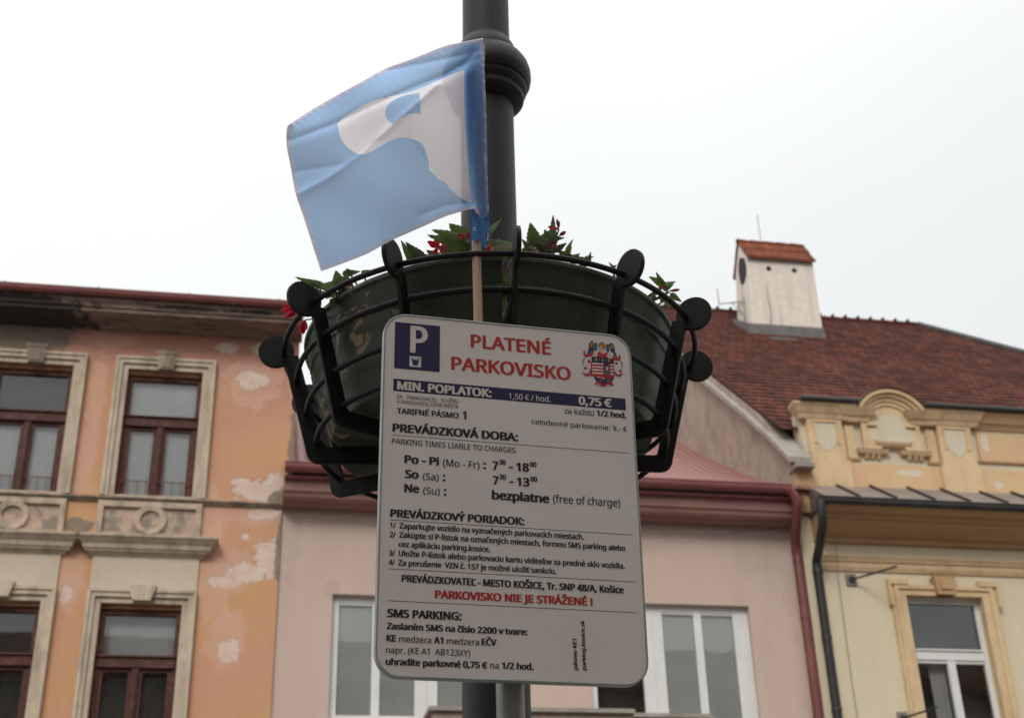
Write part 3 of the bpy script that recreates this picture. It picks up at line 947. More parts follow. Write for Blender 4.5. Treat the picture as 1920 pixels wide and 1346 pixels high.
def arched_gable(xc):
    p = MB()
    hw, zs, rise = .635, 11.70, .375
    rad = (hw*hw+rise*rise)/(2*rise)
    cz = zs+rise-rad
    ang = math.degrees(math.asin(hw/rad))
    top = arc(xc, cz, rad-.10, 90-ang, 90+ang, 20)
    p.prism([(xc-hw+.08, 10.95), (xc-.24, 10.95), (xc-.21, 11.02), (xc+.21, 11.02), (xc+.24, 10.95), (xc+hw-.08, 10.95)]+[(min(max(a, xc-hw+.08), xc+hw-.08), b) for a, b in top], YA-.10, YA+.3)
    for ra, rb, p0 in ((.0, .07, .27), (.07, .13, .21), (.13, .20, .16), (.20, .27, .13)):
        o_ = arc(xc, cz, rad-ra, 90-ang, 90+ang, 20)
        i_ = arc(xc, cz, rad-rb-.001, 90-ang, 90+ang, 20)
        for k in range(20):
            p.prism([o_[k], o_[k+1], i_[k+1], i_[k]], YA-p0, YA+.02)
    for sx in (-1, 1):
        p.frus(xc+sx*hw-.10, xc+sx*hw+.10, YA, 11.46, 11.55, .12, .16)
        p.frus(xc+sx*hw-.10, xc+sx*hw+.10, YA, 11.551, 11.68, .18, .27)
    ar = arc(xc, 11.38, .30, 0, 180, 14, .26)
    p.prism([(xc-.42, 11.12), (xc-.30, 11.12), (xc-.27, 11.09), (xc+.27, 11.09), (xc+.30, 11.12), (xc+.42, 11.12), (xc+.42, 11.30), (xc+.32, 11.38)]+ar+[(xc-.32, 11.38), (xc-.42, 11.30)], YA-.106, YA-.10, 1)
    for sx in (-1, 1):
        p.box(xc+sx*.37-.09, xc+sx*.37+.09, YA-.15, YA-.10, 11.39, 11.43)
        p.frus(xc+sx*.40-.17, xc+sx*.40+.17, YA, 10.88, 10.95, .09, .13)
        for k in (-1, 0, 1):
            p.frus(xc+sx*.40+k*.11-.035, xc+sx*.40+k*.11+.035, YA, 10.79, 10.88, .04, .10, 0)
    p.frus(xc-.30, xc+.30, YA-.10, 11.045, 11.09, .02, .04)
    g_ = p.build("arched_gable", ['ochre', 'cream_pale'], yel)
    t = MB()
    t.tube([(a, YA-.20, b+.012) for a, b in arc(xc, cz, rad+.01, 90-ang-2, 90+ang+2, 24)], .02, 8)
    o_ = arc(xc, cz, rad+.004, 90-ang, 90+ang, 20)
    for k in range(20):
        (a, b), (c, d) = o_[k], o_[k+1]
        t.add([(a, YA-.30, b), (c, YA-.30, d), (c, YA+.45, d+.03), (a, YA+.45, b+.03)], [(0, 1, 2, 3)])
    t.build("cap_sheet", 'tin_dark', g_)
for d in (0, 4.93):
    pilaster(9.13+d)
    narrow_panel(9.85+d)
    arched_gable(10.70+d)
    narrow_panel(11.375+d)
    pilaster(11.58+d)
    if not d:
        long_panel(12.36, 13.92)
    else:
        long_panel(17.3, 22.1)
gt = MB()
for xa, xb in ((8.98, 10.06), (11.34, 14.99), (16.27, XR1)):
    gt.tube([(xa, YA-.30, 11.775), (xb, YA-.30, 11.775)], .045, 10)
    gt.add([(xa, YA-.33, 11.79), (xb, YA-.33, 11.79), (xb, YA+.4, 11.90), (xa, YA+.4, 11.90)], [(0, 1, 2, 3)])
gt.build("attic_gutter", 'tin_dark', yel)

# main roof: real courses of tiles up to the ridge, hipped at the far end
SL = .845
def zr(y):
    return 11.12+SL*(y-20)
RY0, RY1 = 20.28, 29.44
HIP = .53
XH = 21.9
rf = MB()
n = 40
for i in range(n):
    ya, yb = RY0+(RY1-RY0)*i/n, RY0+(RY1-RY0)*(i+1)/n
    xa = XH-(ya-RY0)*HIP
    xb = XH-(yb-RY0)*HIP
    rf.add([(8.74, ya-.02, zr(ya)+.030), (xa, ya-.02, zr(ya)+.030), (xb, yb, zr(yb)+.004), (8.74, yb, zr(yb)+.004), (8.74, ya-.02, zr(ya)-.005), (xa, ya-.02, zr(ya)-.005)],
           [(0, 1, 2, 3), (4, 5, 1, 0)])
xr = XH-(RY1-RY0)*HIP
zt = zr(RY1)
rf.add([(8.74, RY1, zt), (xr, RY1, zt), (XH, 38.6, 11.4), (8.74, 38.6, 11.4), (XH, RY0, zr(RY0))], [(0, 1, 2, 3), (1, 4, 2)])
x = 8.8
while x < xr:                                           # ridge tiles
    rf.tube([(x, RY1, zt+.0), (x+.36, RY1, zt+.0)], [.115, .10], 12)
    rf.box(x-.02, x+.03, RY1-.12, RY1+.12, zt-.05, zt+.13)
    x += .36
rf_o = rf.build("roof", 'tile', yel)
hp = MB()
hp.tube([(xr, RY1, zt+.03), (XH, RY0, zr(RY0)+.06)], .10, 10)
hp.build("hip_flashing", 'tin_dark', rf_o)
# party wall at the left with its stone coping
pw = MB()
pw.prism([(20.001, 9.6), (20.001, 10.70), (21.17, 12.05), (29.4, 19.0), (38.5, 11.3), (38.5, 9.0)], 8.722, 8.95, 0, 'x')
pw.build("party_wall", 'rough_wall', yel)
cp = MB()
yy = 19.78
def zc_(y):
    return 10.50+.95*(y-19.9) if y < 21.2 else 11.735+.845*(y-21.2)
while yy < 29.4:
    y2 = min(yy+.93, 29.4)
    h = .10+random.uniform(0, .02)
    lift = random.uniform(0, .02)
    a, b = zc_(yy)+lift, zc_(y2)+lift
    cp.prism([(yy+.012, a+.12), (y2, b+.12), (y2, b+.12+h), (yy+.012, a+.12+h)], 8.60, 9.02, 0, 'x')
    yy = y2
cp.box(8.70, 9.04, 19.72, 20.12, 10.42, 10.50)
cp.box(8.74, 9.06, 19.93, 20.10, 10.12, 10.42, 1)
cp.box(8.70, 9.03, 19.80, 20.1, 10.03, 10.12, 2)
cp.box(8.74, 8.98, 19.90, 20.1, 9.66, 10.03, 1)
cp.build("coping", ['coping', 'ochre_dark', 'lintel'], yel)
# chimney house on the roof
ch = MB()
CX0, CX1, CT0, CT1, CY0, CY1 = 11.26, 13.18, 11.45, 13.19, 27.24, 28.16
ZB, ZE, ZP = 16.6, 19.48, 20.18
cym = (CY0+CY1)/2
ch.add([(CX0, CY0, ZB), (CX1, CY0, ZB), (CX1, CY1, ZB), (CX0, CY1, ZB), (CT0, CY0, ZE), (CT1, CY0, ZE), (CT1, CY1, ZE), (CT0, CY1, ZE), (CT0, cym, ZP), (CT1, cym, ZP)],
       [(0, 1, 5, 4), (1, 2, 6, 9, 5), (2, 3, 7, 6), (3, 0, 4, 8, 7)])
ch_o = ch.build("chimney", 'chimney', yel)
cr_ = MB()
for s_, ye in ((-1, CY0), (1, CY1)):
    for i in range(2):
        a, b = i/2, (i+1)/2
        y0, y1 = ye+s_*.10+(cym-ye-s_*.10)*a, ye+s_*.10+(cym-ye-s_*.10)*b
        z0, z1 = ZE-.08+(ZP+.05-ZE+.08)*a, ZE-.08+(ZP+.05-ZE+.08)*b
        cr_.add([(CT0-.04, y0, z0+.07), (CT1+.05, y0, z0+.07), (CT1+.05, y1, z1+.02), (CT0-.04, y1, z1+.02), (CT0-.04, y0, z0), (CT1+.05, y0, z0), (CT1+.05, y1, z1-.03), (CT0-.04, y1, z1-.03)],
                [(0, 1, 2, 3), (4, 5, 1, 0), (7, 6, 5, 4), (0, 3, 7, 4), (1, 5, 6, 2)])
for i in range(5):
    x = CT0-.05+i*.365
    cr_.tube([(x, cym, ZP+.055), (x+.37, cym, ZP+.045)], [.062, .05], 10)
cr_.build("chimney_roof", 'tile_new', ch_o)
cf = MB()
zf_ = zr(CY0)
cf.add([(CX0-.03, CY0-.04, zf_-.05), (CX1+.05, CY0-.04, zf_-.05), (CX1+.035, CY0-.02, zf_+.30), (CX0+.0, CY0-.02, zf_+.30)], [(0, 1, 2, 3)])
cf.add([(CX0-.03, CY0-.04, zf_-.05), (CX0-.03, CY1, zr(CY1)-.05), (CX0-.01, CY1, zr(CY1)+.18), (CX0-.0, CY0-.02, zf_+.30)], [(0, 3, 2, 1)])
cf.box(11.55, 12.25, 26.75, 27.15, zr(26.75)+.03, zr(26.75)+.10)
cf.build("flashing", 'lead', ch_o)
for vx in (11.98, 12.66):
    vh = MB()
    vh.prism(arc(vx, 19.17, .07, 0, 330, 11), CY0-.008, CY0+.03)
    vh.build("painted_vent_hole", 'dark', ch_o)  # dark disc on the face, painted for the shade inside a hole
vh = MB()
ov = [(27.52+.20*math.cos(R(a)), 19.22+.38*math.sin(R(a))) for a in range(0, 360, 18)]
vh.prism(ov, 11.36, 11.418, 0, 'x')
vh.build("painted_smoke_opening", 'dark', ch_o)  # dark oval plate on the face stands in for the opening's shade
ck = MB()
ck.tube([(11.86, CY0-.004, 18.75), (11.865, CY0-.004, 18.3), (11.88, CY0-.004, 17.85), (11.85, CY0-.004, 17.6), (11.82, CY0-.004, 17.48)], [.003, .007, .008, .013, .02], 5)
ck.build("wall_crack", 'tin_dark', ch_o)
rod = MB()
rod.tube([(12.07, cym, ZP), (12.065, cym, ZP+.92)], .012, 6)
rod.build("lightning_rod", 'galv', ch_o)

ant = MB()
K2 = 1.024
ax, ay = 11.07, 26.9
ant.tube([(ax, ay, 17.95), (ax, 28.55, 18.82)], .016, 6)
ant.tube([(ax, 28.55, 18.80), (ax, 28.58, 19.30)], .016, 6)
ant.tube([(ax, ay, 17.55), (ax, 27.7, 18.36)], .012, 6)
ant.tube([(ax+.0, ay, 17.4), (ax, ay, 18.1)], .018, 6)
ant.tube([(ax-.02, ay+.1, 17.5), (ax+.06, ay-.12, 17.5)], .02, 6)
ant.v = [(x*K2, y*K2, 1.6+(z-1.6)*K2) for x, y, z in ant.v]
tag(ant.build("antenna_bracket", 'galv'), "thin grey antenna bracket sticking out from the white chimney", "antenna")

for i, (x, z, dx, dz, lab) in enumerate(((9.50, 8.53, .62, .36, "small grey wall anchor with a thin rod under the ochre string course"),
                                         (10.02, 6.27, .34, .19, "thin rod of a wall anchor beside the ochre window frame, lower of the two anchors"))):
    t = thing("wire_anchor", lab, "wall anchor", (x, 20, z), "wall anchors on the yellow house")
    p = MB()
    p.box(x-.09, x+.09, 19.97, 19.999, z-.10, z+.10)
    p.build("plate", 'tin', t)
    p = MB()
    p.tube([(x, 19.97, z), (x+dx*.5, 19.62, z+.02), (x+dx*.86, 19.36, z+.04)], .018, 8)
    p.tube([(x, 19.975, z), (x, 19.94, z)], .05, 10)
    p.build("rod", 'tin_dark', t)

# ---------------------------------------------------------------- house on the near side of the street (behind the camera, mirrored in the panes)
opp = thing("corner_house", "tall plain cream house on the near side of the street", "house", (5, -6, 0))
w = MB()
oh = [(x, x+1.2, z, z+2.1) for x in range(-22, 30, 3) for z in (4.6, 8.4)]
w.box(-25, 34, -16, -6, 0, 13.2)
w.build("wall", 'rough_wall', opp)
rf = MB()
rf.prism([(-5.5, 13.1), (-5.5, 13.3), (-9.5, 15.8), (-16, 13.3), (-16, 13.1)], -25.3, 34.3, 0, 'x')
rf.build("roof", 'tile', opp)
for a, b, c, d in oh:
    f = MB()
    f.box(a, b, -5.998, -5.95, c, d)
    wn = f.build("window", 'white_frame', opp)
    f = MB()
    f.box(a+.1, b-.1, -5.949, -5.944, c+.1, d-.1)
    f.build("glass_pane", 'dark', wn)

# ---------------------------------------------------------------- lamp post
PX, PY = .616, 3.496
lamp = thing("lamp_post", "thick charcoal lamp post carrying the ring of flower planters", "lamp post", (PX, PY, 0))
lean = .0055
def leaned(mb):
    mb.v = [(x+(z-3.0)*lean, y, z) for x, y, z in mb.v]
s = MB()
s.lathe([(.0, 0), (.20, 0), (.20, .25), (.17, .32), (.125, .36), (.12, .9), (.092, 1.0), (.090, 3.0), (.087, 4.415)], PX, PY, 64)
s.lathe([(.080, 4.60), (.079, 5.2), (.074, 7.5), (.06, 7.52), (0, 7.52)], PX, PY, 64)
leaned(s)
s.build("shaft", 'pole_paint', lamp)
s = MB()
s.lathe([(.086, 4.375), (.095, 4.378), (.115, 4.395), (.122, 4.405), (.124, 4.42), (.119, 4.432), (.126, 4.44), (.133, 4.452), (.135, 4.463), (.131, 4.470),
         (.138, 4.475), (.146, 4.492), (.149, 4.515), (.148, 4.54), (.142, 4.565), (.130, 4.588), (.117, 4.602), (.106, 4.608), (.103, 4.611), (.1035, 4.618),
         (.102, 4.632), (.097, 4.652), (.089, 4.668), (.082, 4.676), (.079, 4.69)], PX, PY, 72)
s.v = [(x, y, 4.52+(z-4.52)*(.82 if z < 4.52 else .93)) for x, y, z in s.v]
leaned(s)
s.build("collar", 'pole_paint', lamp, sharp=25)
s = MB()
s.lathe([(.0, 7.5), (.10, 7.5), (.10, 7.56), (.05, 7.62), (.05, 7.7), (.16, 7.72), (.24, 8.15), (.28, 8.18), (.10, 8.38), (0, 8.42)], PX, PY, 32)
leaned(s)
s.build("lantern", 'pole_paint', lamp)

# ---------------------------------------------------------------- iron ring frame that holds the planters
frame = thing("flower_basket", "black iron basket of upright flat bars with round disc ends around the lamp post", "flower basket", (PX, PY, 3.1))
def bar_mesh():
    """flat bar in the radial plane, standing at -y; rounded lower corner, arm back to the post"""
    out = [(-.566, 3.452), (-.618, 3.448), (-.600, 3.41), (-.531, 3.150), (-.528, 3.136), (-.520, 3.122), (-.508, 3.113), (-.494, 3.110), (-.105, 3.110), (-.105, 3.160), (-.480, 3.162), (-.487, 3.170)]
    b = MB()
    b.prism(out, -.006, .006, 0, 'x')
    return b
ring_z = ((.607, 3.452), (.566, 3.368), (.534, 3.262), (.503, 3.170))
proto = None
for i in range(12):
    a = R(-3.2+30*i)
    if proto is None:
        b = bar_mesh()
        b.v = [(x+PX, y+PY, z) for x, y, z in b.v]
        bar = b.build("upright_bar", 'black_iron', frame)
        d = MB()
        dy, dz = -.630, 3.462
        n_ = 28
        pts = [(dy+(.052)*math.cos(2*PI*k/n_), dz+(.052)*math.sin(2*PI*k/n_)) for k in range(n_)]
        d.prism(pts, -.0065, .0065, 0, 'x')
        d.v = [(x+PX, y+PY, z) for x, y, z in d.v]
        dsc = d.build("disc_end", 'black_iron', bar)
        for q in (bar, dsc):
            md = q.modifiers.new("bevel", 'BEVEL')
            md.width = .0022
            md.segments = 2
            md.limit_method = 'ANGLE'
        bar.rotation_euler.z = a
        proto = (bar, dsc)
    else:
        c = proto[0].copy()
        COL.objects.link(c)
        c.parent = frame
        c.rotation_euler.z = a
        c2 = proto[1].copy()
        COL.objects.link(c2)
        c2.parent = c
for r_, z in ring_z:
    t = MB()
    t.tube([(PX+r_*math.cos(2*PI*k/120), PY+r_*math.sin(2*PI*k/120), z) for k in range(120)], .0080, 10, True)
    t.build("ring", 'black_iron', frame)
t = MB()
t.lathe([(.090, 3.09), (.108, 3.09), (.108, 3.185), (.090, 3.185)], PX, PY, 40)
t.build("post_clamp", 'black_iron', frame, sharp=20)

# ---------------------------------------------------------------- four quarter planters
pl_labels = ["dark green metal planter behind the flag stick, its paint flaked to tan",
             "dark green metal planter at the right front, above the coat of arms",
             "dark green metal planter at the back right, behind the lamp post",
             "dark green metal planter at the back left, behind the lamp post"]
PROF = [(.215, 3.172), (.435, 3.168), (.459, 3.178), (.468, 3.200), (.500, 3.30), (.522, 3.385), (.529, 3.392), (.530, 3.400), (.525, 3.408), (.541, 3.462), (.550, 3.468), (.551, 3.478), (.545, 3.484),
        (.534, 3.482), (.518, 3.43), (.26, 3.43), (.245, 3.484), (.232, 3.484), (.215, 3.40)]
for i, a0 in enumerate((-94.6, -4.6, 85.4, 175.4)):
    a0, a1 = R(a0+1.5), R(a0+88.5)
    t = thing("planter", pl_labels[i], "planter", (PX+.38*math.sin((a0+a1)/2), PY-.38*math.cos((a0+a1)/2), 3.168), "quarter planters in the ring frame")
    p = MB()
    n_, m_ = 44, len(PROF)
    vs = []
    for k in range(n_+1):
        a = a0+(a1-a0)*k/n_
        for r_, z in PROF:
            dent = .0025*math.sin(9*a+z*31)*math.sin(23*a) if .2 < (z-3.168)/.31 < .9 else 0
            vs.append((PX+(r_+dent)*math.sin(a), PY-(r_+dent)*math.cos(a), z))
    fs = []
    for k in range(n_):
        for j in range(m_):
            j2 = (j+1) % m_
            fs.append((k*m_+j, (k+1)*m_+j, (k+1)*m_+j2, k*m_+j2))
    p.add(vs, fs, 0, True)
    p.add(vs[:m_], [list(range(m_))])
    p.add(vs[-m_:], [list(range(m_))[::-1]])
    p.build("trough", 'planter', t, sharp=28)
    p = MB()
    vs, fs = [], []
    for k in range(25):
        a = a0+.02+(a1-a0-.04)*k/24
        for j in range(7):
            r_ = .262+j*(.245/6)
            vs.append((PX+r_*math.sin(a), PY-r_*math.cos(a), 3.445+random.uniform(-.004, .012)))
    for k in range(24):
        for j in range(6):
            fs.append((k*7+j, (k+1)*7+j, (k+1)*7+j+1, k*7+j+1))
    p.add(vs, fs, 0, True)
    p.build("soil", 'soil', t)

# ---------------------------------------------------------------- begonias
def leaf(mb, base, tip, w, kind, rnd):
    b, t = Vector(base), Vector(tip)
    ax = t-b
    L = ax.length
    ax.normalize()
    side = ax.cross(Vector((rnd.uniform(-.35, .35), 1, rnd.uniform(-.35, .35)))).normalized()
    nor = side.cross(ax)
    petal = kind in 'rpm'
    if petal:
        shape = [(0, .12), (.2, .55), (.45, .95), (.7, 1.0), (.88, .7), (1, .08)]
        fold, curl = .35, rnd.uniform(-.15, .25)
    else:                                              # pointed begonia leaf: broad lobed base, toothed edge
        shape = [(0, .25), (.07, .72), (.16, .80), (.20, 1.0), (.31, .86), (.36, .95), (.48, .70), (.53, .78), (.64, .50), (.69, .56), (.80, .30), (.84, .33), (1, .02)]
        fold, curl = rnd.uniform(.05, .3), rnd.uniform(-.2, .2)
    vs, n = [], len(shape)
    asym = rnd.uniform(.75, 1.2)
    for s, h in shape:
        c = b+ax*(L*s)+nor*(curl*L*(s*s-s))*-1
        hw = w/2*h
        vs += [c-side*hw*asym+nor*fold*hw, c-side*hw*.5*asym+nor*fold*hw*.4, c, c+side*hw*.5+nor*fold*hw*.4, c+side*hw+nor*fold*hw]
    fs = [(i*5+j, i*5+j+1, (i+1)*5+j+1, (i+1)*5+j) for i in range(n-1) for j in range(4)]
    mi = {'l': 0, 'd': 1, 'g': 2, 'y': 3, 'r': 0, 'p': 1, 'm': 2}[kind]
    mb.add(vs, fs, mi, True)

FLAG_OUTLINE = [(0.5101, 4.1678), (0.4634, 4.1509), (0.4014, 4.1251), (0.3513, 4.0939), (0.2908, 4.0561), (0.2366, 4.0237), (0.1834, 3.9794), (0.1206, 3.9278), (0.0541, 3.87), (-0.0084, 3.8105), (-0.0176, 3.7997), (-0.0163, 3.7419), (-0.0046, 3.6829), (0.014, 3.5915), (0.0297, 3.5441), (0.0471, 3.4914), (0.0672, 3.4279), (0.0874, 3.3654), (0.1281, 3.3862), (0.1967, 3.4243), (0.2563, 3.4682), (0.3068, 3.4998), (0.3477, 3.5248), (0.3995, 3.5572), (0.4519, 3.5806), (0.4756, 3.5897), (0.4988, 3.5571), (0.5151, 3.5834), (0.5147, 3.621), (0.5138, 3.7492), (0.5147, 3.9157), (0.5127, 4.0539)]
FLAG_WHITE = [(0.4556, 4.0504), (0.4011, 4.0159), (0.3461, 3.9782), (0.2919, 3.9479), (0.2383, 3.928), (0.1958, 3.9063), (0.1542, 3.8714), (0.1259, 3.8451), (0.1123, 3.8271), (0.115, 3.8078), (0.1228, 3.7793), (0.1366, 3.755), (0.1579, 3.7379), (0.1789, 3.7324), (0.1944, 3.7366), (0.2202, 3.7574), (0.2461, 3.7783), (0.2723, 3.7955), (0.2882, 3.7992), (0.3041, 3.7976), (0.3255, 3.7914), (0.3388, 3.783), (0.3469, 3.7643), (0.3533, 3.739), (0.3566, 3.72), (0.3587, 3.6978), (0.3735, 3.6865), (0.384, 3.6716), (0.3972, 3.6666), (0.4156, 3.643), (0.4391, 3.6201), (0.4522, 3.6119), (0.4695, 3.6073), (0.4648, 3.6925), (0.4594, 3.7827), (0.4551, 3.8887), (0.4538, 3.9772)]
FLAG_DROP = [(0.3299, 3.9523), (0.3327, 3.9356), (0.3341, 3.8831), (0.3141, 3.8822), (0.2927, 3.8718), (0.2716, 3.8514), (0.2611, 3.839), (0.2476, 3.8488), (0.2393, 3.8678), (0.24, 3.8912), (0.2493, 3.9091), (0.2652, 3.9244), (0.292, 3.9411)]
FLAG_CREASES = [([(0.5099, 4.1533), (0.457, 4.0717), (0.4011, 4.0263), (0.2918, 3.9581), (0.1857, 3.885), (0.1132, 3.8305), (-0.0133, 3.755)], 1.0), ([(0.509, 4.103), (0.4346, 4.0584), (0.379, 4.0028)], 0.5), ([(0.5026, 4.1236), (0.4013, 4.0825), (0.2367, 4.0202)], 0.6), ([(0.379, 3.989), (0.3301, 3.9251), (0.261, 3.8403), (0.1889, 3.7476), (0.1037, 3.6562), (0.0225, 3.5923)], -0.8), ([(0.2196, 3.7833), (0.1383, 3.6976), (0.0117, 3.6595)], 0.5), ([(0.468, 3.6072), (0.3996, 3.5913), (0.3373, 3.5545)], 0.45), ([(0.3041, 3.7989), (0.3788, 3.6838), (0.4678, 3.5915)], 0.5), ([(0.5087, 4.0816), (0.4768, 3.8776), (0.468, 3.6072)], 0.35)]
SLEEVE_RIGHT = [(0.5123, 4.1608), (0.5127, 4.0539), (0.5147, 3.9157), (0.5149, 3.7493), (0.5158, 3.6212), (0.5156, 3.5586), (0.5181, 3.5218), (0.5091, 3.4874)]
SLEEVE_LEFT = [(0.4577, 4.1394), (0.4567, 4.047), (0.458, 3.9093), (0.4643, 3.744), (0.4701, 3.6074), (0.4708, 3.5793), (0.4701, 3.5297), (0.4696, 3.49)]
MARK = [(0.4762, 3.5193)]
